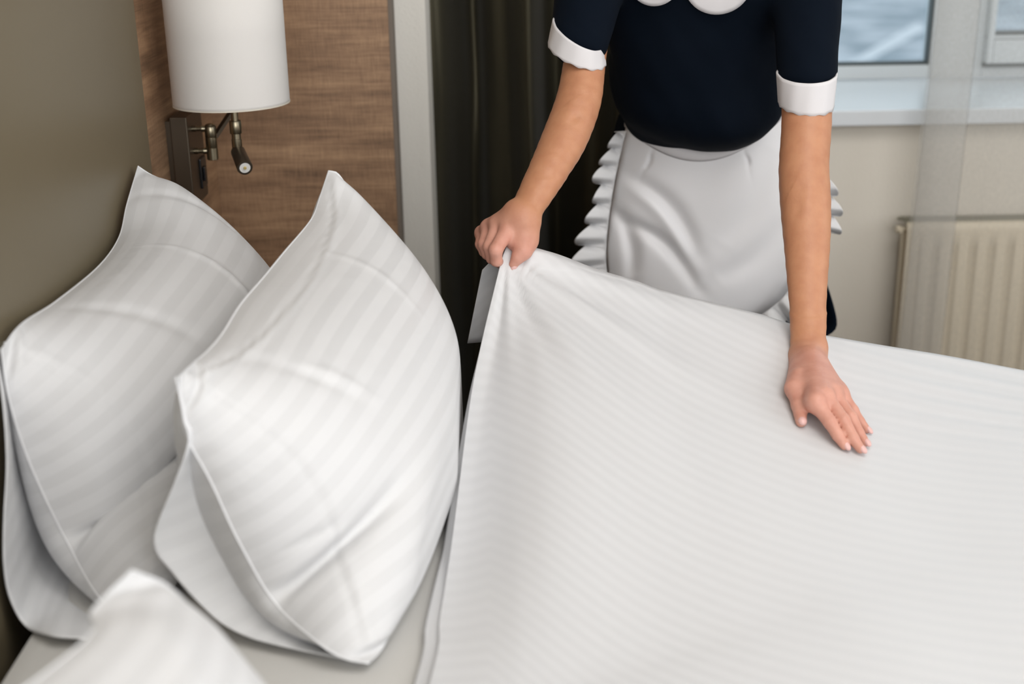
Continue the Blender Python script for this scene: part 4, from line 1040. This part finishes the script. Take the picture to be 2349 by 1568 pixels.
# ---- apron
def ap_y(u):        # front surface bulges toward the camera in the middle
    return 2.395 - 0.085 * max(0.0, 1 - (2 * u - 1) ** 2) ** 0.6
lft = [(1437, 288), (1428, 330), (1418, 380), (1408, 430), (1400, 480), (1394, 530), (1391, 570), (1393, 605), (1400, 660), (1420, 730), (1470, 790)]
rgt = [(1800, 262), (1822, 320), (1850, 380), (1868, 440), (1872, 490), (1866, 540), (1850, 590), (1826, 640), (1790, 688), (1742, 726), (1640, 790)]
def interp_px(poly, n_):
    q = resample([(a, b, 0) for a, b in poly], n_); return q[:, :2]
nr = 110; ncn = 120
Lp = interp_px(lft, nr); Rp = interp_px(rgt, nr)
rows = np.zeros((nr, ncn, 3))
for i in range(nr):
    v_ = i / (nr - 1)
    for j in range(ncn):
        u_ = j / (ncn - 1)
        sag = 62 * (1 - (2 * u_ - 1) ** 2) * max(0, 1 - v_ * 3.2) + 18 * (1 - (2 * u_ - 1) ** 2) * min(1, v_ * 3)
        px = Lp[i, 0] * (1 - u_) + Rp[i, 0] * u_; py = Lp[i, 1] * (1 - u_) + Rp[i, 1] * u_ + sag
        y = ap_y(u_) + 0.02 * (1 - v_)
        # diagonal drape folds
        X_ = px; Y_ = py
        def fold(x0_, y0_, x1_, y1_, wd, amp):
            dx_, dy_ = x1_ - x0_, y1_ - y0_; l_ = sqrt(dx_ * dx_ + dy_ * dy_); t_ = ((X_ - x0_) * dx_ + (Y_ - y0_) * dy_) / l_ ** 2
            tcl = min(1, max(0, t_)); bow = -0.10 * l_ * sin(pi * tcl)
            s_ = ((X_ - x0_) * -dy_ + (Y_ - y0_) * dx_) / l_ - bow
            return amp * exp(-(s_ / wd) ** 2) * exp(-((t_ - tcl) * l_ / 30) ** 2) * sin(pi * min(0.97, max(0.03, tcl))) ** 0.5
        y += fold(1440, 400, 1600, 580, 20, 0.012) + fold(1425, 500, 1600, 660, 16, 0.013) + fold(1408, 470, 1450, 640, 18, 0.014)
        y += fold(1770, 330, 1650, 560, 30, 0.007) + fold(1800, 500, 1640, 640, 26, 0.007)
        y -= fold(1432, 420, 1580, 610, 16, 0.006)
        y += fold(1494, 352, 1478, 388, 5, 0.006) + fold(1708, 352, 1716, 385, 5, 0.006)
        rows[i, j] = P(px, py, y=y)
apron = grid('apron', rows, M_apron, person, thick=0.0015)
# waistband: band of 24 px above the skirt top, curved
rows = []
for a in np.linspace(0, 1, 6):
    ring = []
    for j in range(60):
        u_ = j / 59; px = 1434 + (1800 - 1434) * u_; py = 288 - 26 * u_ + 92 * (1 - (2 * u_ - 1) ** 2) - 28 + 30 * a
        ring.append(list(P(px, py, y=ap_y(u_) + 0.018 - 0.004 * sin(pi * a))))
    rows.append(ring)
grid('waistband', np.array(rows), M_white, apron, thick=0.003)
# ruffles
def ruffle(poly, widths, yb_, nfold, side, ph=0.0, seed=0, flare=0.03):
    n_ = 360; c_ = interp_px(poly, n_); rows = []
    tang = np.gradient(c_, axis=0); tang /= np.linalg.norm(tang, axis=1, keepdims=True); nrm = np.stack([-tang[:, 1], tang[:, 0]], 1) * side
    s_ = np.linspace(0, 1, n_); W_ = np.interp(s_, np.linspace(0, 1, len(widths)), widths)
    th = 2 * pi * nfold * s_ + ph + 0.9 * np.sin(5 * s_ + seed)
    for a in np.linspace(0, 1, 22):
        saw = np.sin(th) + 0.35 * np.sin(2 * th + 0.8)
        px = c_[:, 0] + nrm[:, 0] * W_ * a * (0.86 + 0.20 * np.cos(th + 0.5)) + tang[:, 0] * 9 * a * np.cos(th)
        py = c_[:, 1] + nrm[:, 1] * W_ * a * (0.86 + 0.20 * np.cos(th + 0.5)) + tang[:, 1] * 9 * a * np.cos(th)
        yy = yb_ + flare * (a ** 0.7) * saw * 0.55 + 0.004 * np.sin(3 * th) * a
        rows.append([list(P(px[i], py[i], y=yy[i])) for i in range(n_)])
    return grid('ruffle', np.array(rows), M_ruffle, apron, thick=0.001)
ruffle([(1436, 300), (1424, 350), (1413, 400), (1404, 450), (1396, 505), (1391, 560), (1391, 610), (1400, 660)], [26, 34, 52, 40, 52, 72, 80, 80], 2.39, 8.5, 1, ph=0.4)
ruffle([(1842, 360), (1866, 420), (1872, 480), (1868, 530)], [34, 44, 58, 60], 2.39, 4.0, -1, ph=1.0, seed=2)
ruffle([(1868, 540), (1850, 590), (1826, 640), (1790, 688), (1742, 724), (1690, 750)], [10, 40, 62, 66, 66, 60], 2.335, 6.0, -1, ph=1.5, seed=4)
